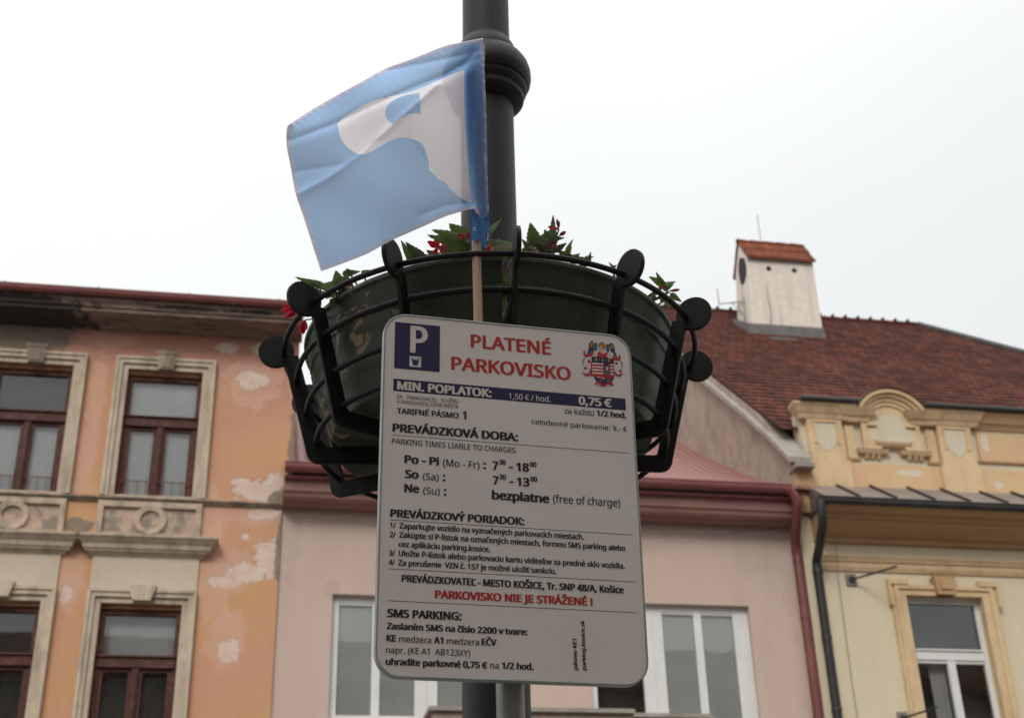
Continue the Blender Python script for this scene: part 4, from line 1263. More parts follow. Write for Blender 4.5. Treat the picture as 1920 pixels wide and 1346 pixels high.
LEAVES = {
 'front_left': [
  ((0.4688, 3.06, 3.5938), (0.3847, 3.06, 3.6188), 0.034, 'l'),
  ((0.4865, 3.08, 3.6047), (0.4355, 3.08, 3.6561), 0.041, 'l'),
  ((0.4671, 3.05, 3.5754), (0.3705, 3.05, 3.594), 0.0271, 'l'),
  ((0.3619, 3.06, 3.5238), (0.3129, 3.06, 3.5733), 0.0231, 'd'),
  ((0.3288, 3.07, 3.5271), (0.3019, 3.07, 3.5844), 0.015, 'l'),
  ((0.4772, 3.04, 3.5716), (0.4165, 3.04, 3.5327), 0.027, 'l'),
  ((0.4846, 3.05, 3.582), (0.4553, 3.05, 3.5389), 0.0244, 'l'),
  ((0.3815, 3.08, 3.5412), (0.344, 3.08, 3.5548), 0.0192, 'd'),
  ((0.4733, 3.09, 3.5996), (0.4323, 3.09, 3.6097), 0.0247, 'd'),
  ((0.498, 3.1, 3.5737), (0.4749, 3.1, 3.6199), 0.022, 'y'),
  ((0.4101, 3.1, 3.5526), (0.3752, 3.1, 3.5768), 0.022, 'y'),
  ((0.451, 3.1, 3.5594), (0.4249, 3.1, 3.6051), 0.0275, 'd'),
  ((0.4038, 3.03, 3.5488), (0.369, 3.03, 3.5598), 0.0129, 'r'),
  ((0.4038, 3.03, 3.5471), (0.3738, 3.03, 3.5512), 0.0135, 'r'),
  ((0.4024, 3.03, 3.5486), (0.3824, 3.03, 3.5229), 0.0135, 'r'),
  ((0.4051, 3.04, 3.5602), (0.3879, 3.04, 3.5722), 0.0122, 'r'),
  ((0.401, 3.02, 3.5389), (0.4138, 3.02, 3.5167), 0.0121, 'p'),
  ((0.3996, 3.02, 3.5404), (0.4224, 3.02, 3.5307), 0.0121, 'p'),
  ((0.3996, 3.02, 3.5387), (0.421, 3.02, 3.5473), 0.0094, 'p'),
  ((0.4687, 3.03, 3.5882), (0.4505, 3.03, 3.59), 0.0129, 'r'),
  ((0.4686, 3.03, 3.5875), (0.4585, 3.03, 3.5771), 0.0108, 'r'),
  ((0.4887, 3.03, 3.5764), (0.479, 3.03, 3.6044), 0.0121, 'p'),
  ((0.4888, 3.03, 3.5798), (0.4716, 3.03, 3.5918), 0.0108, 'p'),
 ],
 'stick_side': [
  ((0.5457, 3.07, 3.6363), (0.5828, 3.07, 3.6791), 0.0131, 'l'),
  ((0.5394, 3.06, 3.6206), (0.5633, 3.06, 3.6366), 0.0109, 'l'),
  ((0.6181, 3.06, 3.5864), (0.5405, 3.06, 3.6001), 0.0245, 'l'),
  ((0.6157, 3.05, 3.5696), (0.5426, 3.05, 3.5667), 0.0271, 'y'),
  ((0.6067, 3.08, 3.5774), (0.5655, 3.08, 3.5807), 0.0246, 'l'),
  ((0.597, 3.09, 3.5897), (0.6245, 3.09, 3.6197), 0.0192, 'y'),
  ((0.5513, 3.1, 3.592), (0.5819, 3.1, 3.6345), 0.0165, 'l'),
  ((0.5641, 3.09, 3.5765), (0.6033, 3.09, 3.604), 0.022, 'd'),
  ((0.5393, 3.1, 3.5807), (0.5518, 3.1, 3.6162), 0.0193, 'd'),
  ((0.5303, 3.03, 3.5497), (0.5532, 3.03, 3.5399), 0.0148, 'r'),
  ((0.5288, 3.03, 3.5512), (0.5476, 3.03, 3.5512), 0.0148, 'r'),
  ((0.5303, 3.03, 3.5497), (0.5392, 3.03, 3.5656), 0.0135, 'r'),
  ((0.5331, 3.03, 3.5465), (0.5271, 3.03, 3.5326), 0.0135, 'r'),
 ],
 'right': [
  ((0.6701, 3.04, 3.5817), (0.6563, 3.04, 3.6535), 0.0338, 'l'),
  ((0.7181, 3.04, 3.5996), (0.7226, 3.04, 3.6862), 0.0162, 'g'),
  ((0.7114, 3.05, 3.6019), (0.6981, 3.05, 3.6423), 0.0217, 'l'),
  ((0.71, 3.03, 3.5959), (0.7495, 3.03, 3.6053), 0.0135, 'g'),
  ((0.6986, 3.02, 3.5834), (0.6578, 3.02, 3.5945), 0.0121, 'g'),
  ((0.7538, 3.04, 3.5667), (0.7761, 3.04, 3.6106), 0.0108, 'l'),
  ((0.6598, 3.05, 3.5666), (0.6329, 3.05, 3.6036), 0.0176, 'y'),
  ((0.6441, 3.03, 3.5663), (0.6844, 3.03, 3.5443), 0.0242, 'y'),
  ((0.6684, 3.05, 3.5605), (0.6395, 3.05, 3.5785), 0.0271, 'l'),
  ((0.7039, 3.05, 3.5636), (0.6754, 3.05, 3.5919), 0.0271, 'd'),
  ((0.7197, 3.04, 3.5655), (0.7572, 3.04, 3.5962), 0.0162, 'd'),
  ((0.715, 3.06, 3.5673), (0.72, 3.06, 3.616), 0.019, 'g'),
  ((0.7365, 3.05, 3.5629), (0.7666, 3.05, 3.5724), 0.0163, 'l'),
  ((0.6931, 3.06, 3.6136), (0.7184, 3.06, 3.6489), 0.019, 'l'),
  ((0.6995, 3.07, 3.5722), (0.6644, 3.07, 3.5898), 0.0245, 'd'),
  ((0.643, 3.07, 3.5674), (0.6619, 3.07, 3.6034), 0.0218, 'l'),
  ((0.7337, 3.03, 3.6308), (0.7299, 3.03, 3.6663), 0.0075, 'm'),
  ((0.7328, 3.03, 3.61), (0.7535, 3.03, 3.6267), 0.0102, 'm'),
  ((0.7158, 3.03, 3.6292), (0.7044, 3.03, 3.6403), 0.0075, 'r'),
  ((0.7158, 3.03, 3.6292), (0.7104, 3.03, 3.6425), 0.0075, 'r'),
  ((0.735, 3.03, 3.6257), (0.7266, 3.03, 3.6388), 0.0081, 'r'),
  ((0.7241, 3.03, 3.5801), (0.7148, 3.03, 3.569), 0.0081, 'p'),
  ((0.7281, 3.03, 3.5702), (0.7211, 3.03, 3.5798), 0.0065, 'p'),
 ],
 'right_low': [
  ((0.8214, 3.06, 3.549), (0.8295, 3.06, 3.5868), 0.0114, 'g'),
  ((0.7977, 3.06, 3.5538), (0.8376, 3.06, 3.5716), 0.0109, 'l'),
  ((0.7741, 3.06, 3.5587), (0.7975, 3.06, 3.5778), 0.0163, 'l'),
  ((0.7801, 3.06, 3.5592), (0.7631, 3.06, 3.5783), 0.0163, 'd'),
  ((0.8098, 3.06, 3.5549), (0.7773, 3.06, 3.5624), 0.0163, 'l'),
  ((0.806, 3.07, 3.5538), (0.8224, 3.07, 3.5793), 0.0136, 'l'),
 ],
 'far_right': [
  ((1.0823, 3.2, 3.5818), (1.0348, 3.2, 3.6068), 0.0207, 'l'),
  ((1.0823, 3.2, 3.5818), (1.1164, 3.2, 3.5968), 0.0161, 'l'),
  ((1.0729, 3.2, 3.5846), (1.0581, 3.2, 3.6247), 0.0138, 'l'),
  ((1.096, 3.2, 3.5542), (1.129, 3.2, 3.5282), 0.0207, 'l'),
  ((1.0828, 3.2, 3.5495), (1.0644, 3.2, 3.5196), 0.0207, 'y'),
  ((1.0913, 3.2, 3.5359), (1.0851, 3.2, 3.5), 0.0207, 'y'),
  ((1.0609, 3.2, 3.555), (1.0378, 3.2, 3.546), 0.0138, 'y'),
  ((1.0867, 3.19, 3.5547), (1.1228, 3.19, 3.5647), 0.0103, 'm'),
  ((1.0622, 3.19, 3.5671), (1.0759, 3.19, 3.5632), 0.008, 'r'),
  ((0.9032, 3.1, 3.5675), (0.8886, 3.1, 3.5818), 0.0078, 'l'),
  ((0.8999, 3.1, 3.5637), (0.913, 3.1, 3.5754), 0.0067, 'l'),
 ],
 'far_left': [
  ((0.1097, 3.2, 3.5006), (0.0244, 3.2, 3.5231), 0.0196, 'l'),
  ((0.1474, 3.2, 3.507), (0.1359, 3.2, 3.5536), 0.0265, 'l'),
  ((0.101, 3.19, 3.4838), (0.1331, 3.19, 3.5136), 0.0241, 'l'),
  ((0.1551, 3.2, 3.542), (0.2048, 3.2, 3.5551), 0.0173, 'l'),
  ((0.1786, 3.2, 3.5439), (0.165, 3.2, 3.5629), 0.0138, 'l'),
  ((0.1098, 3.2, 3.4972), (0.0685, 3.2, 3.5109), 0.0207, 'd'),
  ((0.1671, 3.2, 3.5327), (0.1108, 3.2, 3.4701), 0.0231, 'y'),
  ((0.1556, 3.2, 3.5248), (0.1802, 3.2, 3.4857), 0.0207, 'y'),
  ((0.1334, 3.2, 3.4888), (0.1112, 3.2, 3.46), 0.0207, 'y'),
  ((0.208, 3.2, 3.5464), (0.2313, 3.2, 3.5622), 0.015, 'l'),
  ((0.156, 3.2, 3.5111), (0.1853, 3.2, 3.5135), 0.0173, 'p'),
  ((0.0396, 3.28, 3.4766), (-0.006, 3.28, 3.4616), 0.0177, 'r'),
  ((0.0396, 3.28, 3.4766), (0.004, 3.28, 3.4378), 0.0177, 'r'),
  ((0.0396, 3.28, 3.4766), (0.0031, 3.28, 3.4773), 0.0154, 'r'),
  ((0.0386, 3.28, 3.4731), (0.0167, 3.28, 3.4408), 0.0154, 'r'),
  ((0.0606, 3.27, 3.4297), (0.0469, 3.27, 3.3856), 0.0153, 'r'),
  ((0.0595, 3.27, 3.4282), (0.0569, 3.27, 3.3843), 0.013, 'r'),
 ],
}

plant_labels = {
 'front_left': "begonia with big green leaves and red petals left of the flag stick",
 'stick_side': "begonia leaves and red flower just right of the flag stick, before the post",
 'right': "tallest begonia with upright leaves and dark red buds right of the lamp post",
 'right_low': "low green sprig on the planter rim right of the tallest begonia",
 'far_right': "small begonia with a wine red bud at the far right planter rim",
 'far_left': "small begonia at the left rim below the flag corner, red flowers hanging out"}
for key, items in LEAVES.items():
    rnd = random.Random(key)
    base = Vector((0, 0, 0))
    for b, t_, w_, k in items:
        base += Vector(b)
    base /= len(items)
    d = Vector((base.x-PX, base.y-PY))
    d = d.normalized()*min(max(d.length, .30), .405)
    root = Vector((PX+d.x, PY+d.y, 3.445))
    t = thing("begonia", plant_labels[key], "flower", root, "begonias in the planters")
    lv, fl, st = MB(), [], MB()
    flowers = []
    for b, tp, w_, k in items:
        if k in 'rpm':
            for grp in flowers:
                if (Vector(grp[0][0])-Vector(b)).length < .02:
                    grp.append((b, tp, w_, k))
                    break
            else:
                flowers.append([(b, tp, w_, k)])
        else:
            leaf(lv, b, tp, w_*1.4, k, rnd)
            if rnd.random() < .6:                       # a second leaf a little behind it
                o_ = Vector((rnd.uniform(-.012, .012), rnd.uniform(.008, .03), rnd.uniform(-.014, .004)))
                leaf(lv, Vector(b)+o_, Vector(tp)+o_+Vector((rnd.uniform(-.015, .015), 0, rnd.uniform(-.012, .004))), w_*1.3, rnd.choice(('d', k, 'g')), rnd)
            j = Vector(b)+Vector((rnd.uniform(-.006, .006), .004, rnd.uniform(-.006, .006)))
            mid_ = (root+j)/2+Vector((rnd.uniform(-.02, .02), 0, .015))
            st.tube([root+Vector((rnd.uniform(-.02, .02), rnd.uniform(-.02, .02), -.003)), mid_, j, Vector(b).lerp(Vector(tp), .15)], [.0035, .003, .0022, .0012], 6)
    # a low cushion of small leaves hides the soil
    for q in range(34):
        b = root+Vector((max(-.08, min(.08, rnd.gauss(0, .045))), max(-.04, min(.04, rnd.gauss(0, .025))), rnd.uniform(0, .022)))
        tp = b+Vector((rnd.uniform(-.05, .05), rnd.uniform(-.03, .03), rnd.uniform(.0, .022)))
        leaf(lv, b, tp, rnd.uniform(.025, .045), rnd.choice('lldgy'), rnd)
    lv.build("foliage", ['leaf', 'leaf_dark', 'leaf_grey', 'leaf_yellow'], t)
    for grp in flowers:
        f = MB()
        c = Vector(grp[0][0])
        for b, tp, w_, k in grp:
            leaf(f, b, tp, w_, k, rnd)
        if len(grp) > 1:
            for q in range(3):
                tp = c+(Vector(grp[q % len(grp)][1])-c)*rnd.uniform(.5, .8)+Vector((rnd.uniform(-.006, .006), -.008, rnd.uniform(-.008, .008)))
                leaf(f, c, tp, grp[0][2]*.8, grp[q % len(grp)][3], rnd)
        f.build("flower", ['petal', 'petal_pink', 'bud'], t)
        st.tube([root, (root+c)/2+Vector((0, 0, .02)), c], [.003, .0025, .002], 6)
    st.build("stem", 'stem', t)

# ---------------------------------------------------------------- flag on its stick
FX, FY = .4875, 2.914
flag = thing("flag", "light blue hand flag with a white emblem on a pale wooden stick", "flag", (FX, FY, 2.95))
def stick_x(z):
    return .4835+(z-3.485)*.0335 if z > 3.485 else .4835-(z-3.485)*.006
s = MB()
s.tube([(stick_x(z), FY, z) for z in (2.95, 3.2, 3.485, 3.8, 4.155)], .0118, 16)
s.build("stick", 'wood', flag)

def inside(p, poly):
    x, y = p
    c = False
    for i in range(len(poly)):
        (x1, y1), (x2, y2) = poly[i-1], poly[i]
        if (y1 > y) != (y2 > y) and x < (x2-x1)*(y-y1)/(y2-y1)+x1:
            c = not c
    return c
def dist_poly(p, poly, closed=True):
    d = 9
    P = Vector(p)
    for i in range(0 if closed else 1, len(poly)):
        a, b = Vector(poly[i-1]), Vector(poly[i])
        e = b-a
        t_ = max(0, min(1, (P-a).dot(e)/max(e.length_squared, 1e-12)))
        d = min(d, (a+e*t_-P).length)
    return d
def dense(poly, step=.006, closed=True):
    o_ = []
    n_ = len(poly)
    for i in range(n_ if closed else n_-1):
        a, b = Vector(poly[i]), Vector(poly[(i+1) % n_])
        m_ = max(1, int((b-a).length/step))
        o_ += [tuple(a.lerp(b, k/m_)) for k in range(m_)]
    return o_
def inset(poly, d):
    n_ = len(poly)
    ar = sum(poly[i-1][0]*poly[i][1]-poly[i][0]*poly[i-1][1] for i in range(n_))
    sg = 1 if ar > 0 else -1
    o_ = []
    for i in range(n_):
        a, b, c = Vector(poly[i-1]), Vector(poly[i]), Vector(poly[(i+1) % n_])
        n1 = Vector((-(b-a).y, (b-a).x)).normalized()*sg
        n2 = Vector((-(c-b).y, (c-b).x)).normalized()*sg
        m_ = (n1+n2)
        m_ = m_.normalized() if m_.length > 1e-6 else n1
        o_.append(tuple(b+m_*min(d/max(.5, m_.dot(n1)), 2*d)))
    return o_
def fold_y(x, z):
    y = FY-.017
    s = (.50-x)/.5                                      # 0 at the sleeve, 1 at the fly
    y += .016*math.sin(s*5.2+1.2*(z-3.7)*3)*min(1, s*2)-.05*s*s
    y += .004*math.sin(14*x+22*z)*min(1, s*3)
    y += .0016*math.sin(x*210+z*150+3*math.sin(z*31))*math.exp(-dist_poly((x, z), FLAG_OUTLINE)/.014)
    for i, (line, h) in enumerate(FLAG_CREASES):
        d = dist_poly((x, z), line, False)
        y -= h*(.010*math.exp(-d/.022)+.007*math.exp(-d/.0065))
        if i == 0:                                       # the band above the main crease hangs forward
            for (xa, za), (xb, zb) in zip(line[1:], line):
                if xa <= x <= xb and z > za+(zb-za)*(x-xa)/(xb-xa):
                    y -= .5*d*min(1, max(0, (.50-x)/.12))
    return y
def rounded(poly, step=.006, corner=42):
    # Catmull-Rom through the points, kept sharp where the outline turns hard
    n_ = len(poly)
    P = [Vector(p) for p in poly]
    T = []
    for i in range(n_):
        a, b = P[i]-P[i-1], P[(i+1) % n_]-P[i]
        T.append(None if math.degrees(a.angle(b)) > corner else (P[(i+1) % n_]-P[i-1])/2)
    o_ = []
    for i in range(n_):
        j = (i+1) % n_
        a, b = P[i], P[j]
        L = b-a
        ta = (T[i].normalized()*L.length if T[i] else L)
        tb = (T[j].normalized()*L.length if T[j] else L)
        m_ = max(1, int(L.length/step))
        for k in range(m_):
            t_ = k/m_
            o_.append(tuple(a*(2*t_**3-3*t_**2+1)+ta*(t_**3-2*t_**2+t_)+b*(-2*t_**3+3*t_**2)+tb*(t_**3-t_**2)))
    return o_
OUT = rounded(FLAG_OUTLINE)
HEM = inset(OUT, .0085)
WH = rounded(FLAG_WHITE)
DR = rounded(FLAG_DROP)
verts, edges = [], []
for poly in (OUT, HEM, WH, DR):
    b = len(verts)
    verts += [Vector(p) for p in poly]
    edges += [(b+i, b+(i+1) % len(poly)) for i in range(len(poly))]
x = -.02
while x < .52:
    z = 3.36
    while z < 4.18:
        p = (x+random.uniform(-.001, .001), z+random.uniform(-.001, .001))
        if inside(p, OUT) and min(dist_poly(p, q) for q in (OUT, HEM, WH, DR)) > .0025:
            verts.append(Vector(p))
        z += .0055
    x += .0055
cv, ce, cf_, _, _, _ = delaunay_2d_cdt(verts, edges, [], 0, 1e-5)
f = MB()
vs = []
for p in cv:                                            # points shift with depth along the camera's sight lines
    y = fold_y(p.x, p.y)
    vs.append((p.x+.34*p.x*(y-2.9), y, p.y+(.62+.34*(p.y-3.4))*(y-2.9)))
fb, fw_, fh = [], [], []
for t_ in cf_:
    c = sum((cv[i] for i in t_), Vector((0, 0)))/len(t_)
    if not inside(c, OUT):
        continue
    if not inside(c, HEM):
        fh.append(t_)
    elif inside(c, WH) and not inside(c, DR):
        fw_.append(t_)
    else:
        fb.append(t_)
base_i = len(f.v)
f.v += vs
for lst, mi in ((fb, 0), (fw_, 1), (fh, 2)):
    for t_ in lst:
        f.f.append(list(t_))
        f.mi.append(mi)
        f.sm.append(True)
f.build("cloth", ['flag_blue', 'flag_white', 'flag_hem'], flag, sharp=80)
hm = MB()                                               # white overlock seam along the free edges
def on_cloth(x_, z_, d=0):
    y = fold_y(x_, z_)
    return (x_+.34*x_*(y-2.9), y+d, z_+(.62+.34*(z_-3.4))*(y-2.9))
i0 = min(range(len(OUT)), key=lambda i: (Vector(OUT[i])-Vector((.4756, 3.5897))).length)
hm.tube([on_cloth(*p, -.0012) for p in OUT[:i0+1]], .0014, 6)
inn = inset(OUT, .0078)
hm.tube([on_cloth(*p, -.0008) for p in inn[2:i0-1]], .0006, 5)
hm.build("edge_seam", 'flag_white', flag)
# sleeve: the cloth turned back round the stick
sv = MB()
rows = []
for i in range(60):
    u = i/59*7
    k = min(int(u), 6)
    w_ = u-k
    l = Vector(SLEEVE_LEFT[k]).lerp(Vector(SLEEVE_LEFT[k+1]), w_)
    r_ = Vector(SLEEVE_RIGHT[k]).lerp(Vector(SLEEVE_RIGHT[k+1]), w_)
    row = []
    zf = 3.575
    for j in range(15):
        a = j/14
        if l.y > zf:                                     # above the hem the front layer is the flag itself
            x_ = l.x+(r_.x-l.x)*a
            y_ = FY+.0165*math.sin(PI*min(1, .15+a*.85)) if a < 1 else FY-.012
            y_ = FY-.012+(.031)*math.sin(PI*min(1, max(0, .5*a+.5)) if a > .5 else PI*.5)*1 if a > .02 else FY-.012
        else:
            x_ = l.x+(r_.x-l.x)*a
            y_ = FY-.0145-.004*math.sin(a*PI)+.004*math.sin(a*9+l.y*60)
        row.append((x_, y_+.0012*math.sin(l.y*70+a*4), l.y+(r_.y-l.y)*a))
    rows += row
sv.add(rows, [(i*15+j, (i+1)*15+j, (i+1)*15+j+1, i*15+j+1) for i in range(59) for j in range(14)], 0, True)
low = []
for i in range(13):                                     # back of the loose sleeve end
    z = 3.487+(3.60-3.487)*i/12
    for j in range(9):
        a = j/8
        low.append((.4698+(.5135-.4698)*a, FY+.0145+.003*math.sin(a*7), z))
sv.add(low, [(i*9+j, i*9+j+1, (i+1)*9+j+1, (i+1)*9+j) for i in range(12) for j in range(8)], 0, True)
slv = sv.build("sleeve", 'sleeve', flag, sharp=80)
mk = MB()
mx_, mz_ = MARK[0]
mk.tube([(mx_+.0042*math.cos(R(a)), FY-.0225, mz_+.0042*math.sin(R(a))) for a in range(40, 330, 20)], .0007, 6)
mk.build("maker_mark", 'flag_white', slv)
hm = MB()
hm.tube([(x_, fold_y(x_, z_)-.0025, z_) for x_, z_ in ((.476, 3.590), (.4855, 3.572), (.497, 3.549), (.506, 3.525), (.512, 3.505), (.5095, 3.489))], .0017, 6)
hm.build("hem_edge", 'flag_white', slv)

# ---------------------------------------------------------------- parking sign on its own steel post
SC = Vector((.5248, 2.73, 2.7225))
U = Vector((.9977, .0675, .0014)).normalized()
V = Vector((.0022, -.0538, .9985))
V = (V-U*V.dot(U)).normalized()
N = U.cross(V)
sign = thing("parking_sign", "white parking fee sign with printed Slovak rules on a grey steel post", "sign", (SC.x, SC.y, 0))
SW, SH, SR = .5921, .8288, .052
def rrect(w_, h_, r_, n_=10):
    p = []
    for cx_, cz_, a in ((w_/2-r_, h_/2-r_, 0), (-w_/2+r_, h_/2-r_, 90), (-w_/2+r_, -h_/2+r_, 180), (w_/2-r_, -h_/2+r_, 270)):
        p += [(cx_+r_*math.cos(R(a+90*k/n_)), cz_+r_*math.sin(R(a+90*k/n_))) for k in range(n_+1)]
    return p
SM = Matrix(((U.x, V.x, N.x, 0), (U.y, V.y, N.y, 0), (U.z, V.z, N.z, SC.z), (0, 0, 0, 1)))
pm = MB()
q = rrect(SW-.006, SH-.006, SR-.003)
pm.add([(a, b, 0) for a, b in q], [list(range(len(q)))])
pm.add([(a, b, -.002) for a, b in q], [list(range(len(q)))[::-1]])
def plate(mb, name, m, parent=None, label=None):
    """mesh given in the sign's own plane: u right, v up, n to the front"""
    me = bpy.data.meshes.new(name)
    me.from_pydata(mb.v, [], mb.f)
    for k in (m if isinstance(m, (list, tuple)) else [m]):
        me.materials.append(M[k])
    for i, pl_ in enumerate(me.polygons):
        pl_.material_index = mb.mi[i]
        pl_.use_smooth = mb.sm[i]
    if any(mb.sm):
        me.set_sharp_from_angle(angle=R(40))
    o_ = bpy.data.objects.new(name, me)
    COL.objects.link(o_)
    o_.parent = parent
    return o_
panel = plate(pm, "sign_panel", 'sign_face', sign)
panel.matrix_local = SM
rim = MB()
loops = [(-.0035, -.0005), (-.003, .0010), (-.0012, .0018), (.0008, .0012), (.0018, -.001), (.0020, -.020), (.0012, -.023), (-.003, -.0245), (-.014, -.0245)]
vs = []
for off, n_ in loops:
    vs += [(a, b, n_) for a, b in rrect(SW+2*off, SH+2*off, SR+off)]
L_ = len(rrect(1, 1, .1))
rim.add(vs, [(i*L_+k, (i+1)*L_+k, (i+1)*L_+(k+1) % L_, i*L_+(k+1) % L_) for i in range(len(loops)-1) for k in range(L_)], 0, True)
ro = plate(rim, "rim", 'alu', sign)
ro.matrix_local = SM
po = MB()
PXX, PYY = .521, 2.800
po.lathe([(.0305, 0), (.0305, 3.15)], PXX, PYY, 32)
po.build("post", 'galv', sign)
po = MB()
po.lathe([(.034, 3.13), (.037, 3.132), (.037, 3.150), (.033, 3.163), (.022, 3.172), (.0, 3.175)], PXX, PYY, 32)
po.build("post_cap", 'galv', sign)
for zz in (2.48, 2.95):
    po = MB()
    po.lathe([(.0308, zz), (.036, zz), (.036, zz+.03), (.0308, zz+.03)], PXX, PYY, 32)
    po.box(PXX-.10, PXX+.10, 2.752 if zz < 2.7 else 2.748, PYY-.030, zz+.002, zz+.028)
    po.build("clamp", 'galv', sign)

# printing
FD = bpy.utils.system_resource('DATAFILES', path="fonts")
try:
    FONT = bpy.data.fonts.load(os.path.join(FD, "NotoSansHebrew-Regular.woff2"))
except Exception:
    FONT = None
def glyphs(body):
    c = bpy.data.curves.new("t", 'FONT')
    c.body = body
    c.resolution_u = 3
    if FONT:
        c.font = FONT
    o_ = bpy.data.objects.new("t", c)
    COL.objects.link(o_)
    dg = bpy.context.evaluated_depsgraph_get()
    me = bpy.data.meshes.new_from_object(o_.evaluated_get(dg))
    vs_ = [(v.co.x, v.co.y) for v in me.vertices]
    fs_ = [tuple(p.vertices) for p in me.polygons]
    bpy.data.objects.remove(o_)
    bpy.data.curves.remove(c)
    bpy.data.meshes.remove(me)
    return vs_, fs_
hv, _ = glyphs("H")
CAP = max(v[1] for v in hv)-min(v[1] for v in hv)
INK = {'k': 'ink', 'r': 'red_print', 'w': 'sign_white', 'g': 'grey_print'}
def lettering(wt, col, body, u, v, width, cap, turn=False):
    vs_, fs_ = glyphs(body)
    x0 = min(p[0] for p in vs_)
    x1 = max(p[0] for p in vs_)
    s = cap/CAP
    rad = {'b': .050, 's': .038, 'r': .010}[wt]*(.62 if cap > .025 else 1)
    sx = s if body == ':' else width/((x1-x0)+2*rad)
    offs = [(0, 0)] if not rad else [(rad*math.cos(2*PI*k/8), rad*.42*math.sin(2*PI*k/8)) for k in range(8)]+[(0, 0)]
    mb = MB()
    for i, (dx, dy) in enumerate(offs):
        n_ = .0007+i*.00002
        p = [((a-x0+dx+rad)*sx, (b+dy)*s*(1-.01*(rad > 0))+rad*.25*s) for a, b in vs_]
        if turn:
            p = [(-b, a) for a, b in p]
        mb.add([(u+a, v+b, n_) for a, b in p], fs_)
    return plate(mb, "lettering", INK[col], panel)
def flat(polys, name, mats, n_=.0003):
    mb = MB()
    for i, (poly, mi) in enumerate(polys):
        ar = sum(poly[k-1][0]*poly[k][1]-poly[k][0]*poly[k-1][1] for k in range(len(poly)))
        if ar < 0:
            poly = poly[::-1]
        mb.add([(a, b, n_+i*.00001) for a, b in poly], [list(range(len(poly)))], mi)
    return plate(mb, name, mats, panel)
def rect(a, b, c, d):
    return [(a, c), (b, c), (b, d), (a, d)]
flat([(rect(-.2722, -.1670, .2769, .3937), 0), (rect(-.2370, -.2103, .2848, .3108), 1),
      ([(-.2336, .3075), (-.2137, .3075), (-.2186, .2880), (-.2287, .2880)], 0),
      ([(-.2312, .3066), (-.2162, .3066), (-.2172, .3022), (-.2302, .3022)], 1)]
     + [(rect(-.2300+k*.0030, -.2291+k*.0030, .3022, .3044), 0) for k in range(5)], "parking_pictogram", ['navy', 'sign_white'])
flat([(rect(-.2728, .2772, .2213, .2514), 0)], "price_bar", ['navy'])
for a, b, v in ((-.2724, .2773, .1152), (-.2736, .2771, -.0803), (-.2738, .2779, -.1882), (-.2729, .2777, -.2568)):
    flat([(rect(a, b, v-.0006, v+.0006), 0)], "printed_rule", ['ink'])
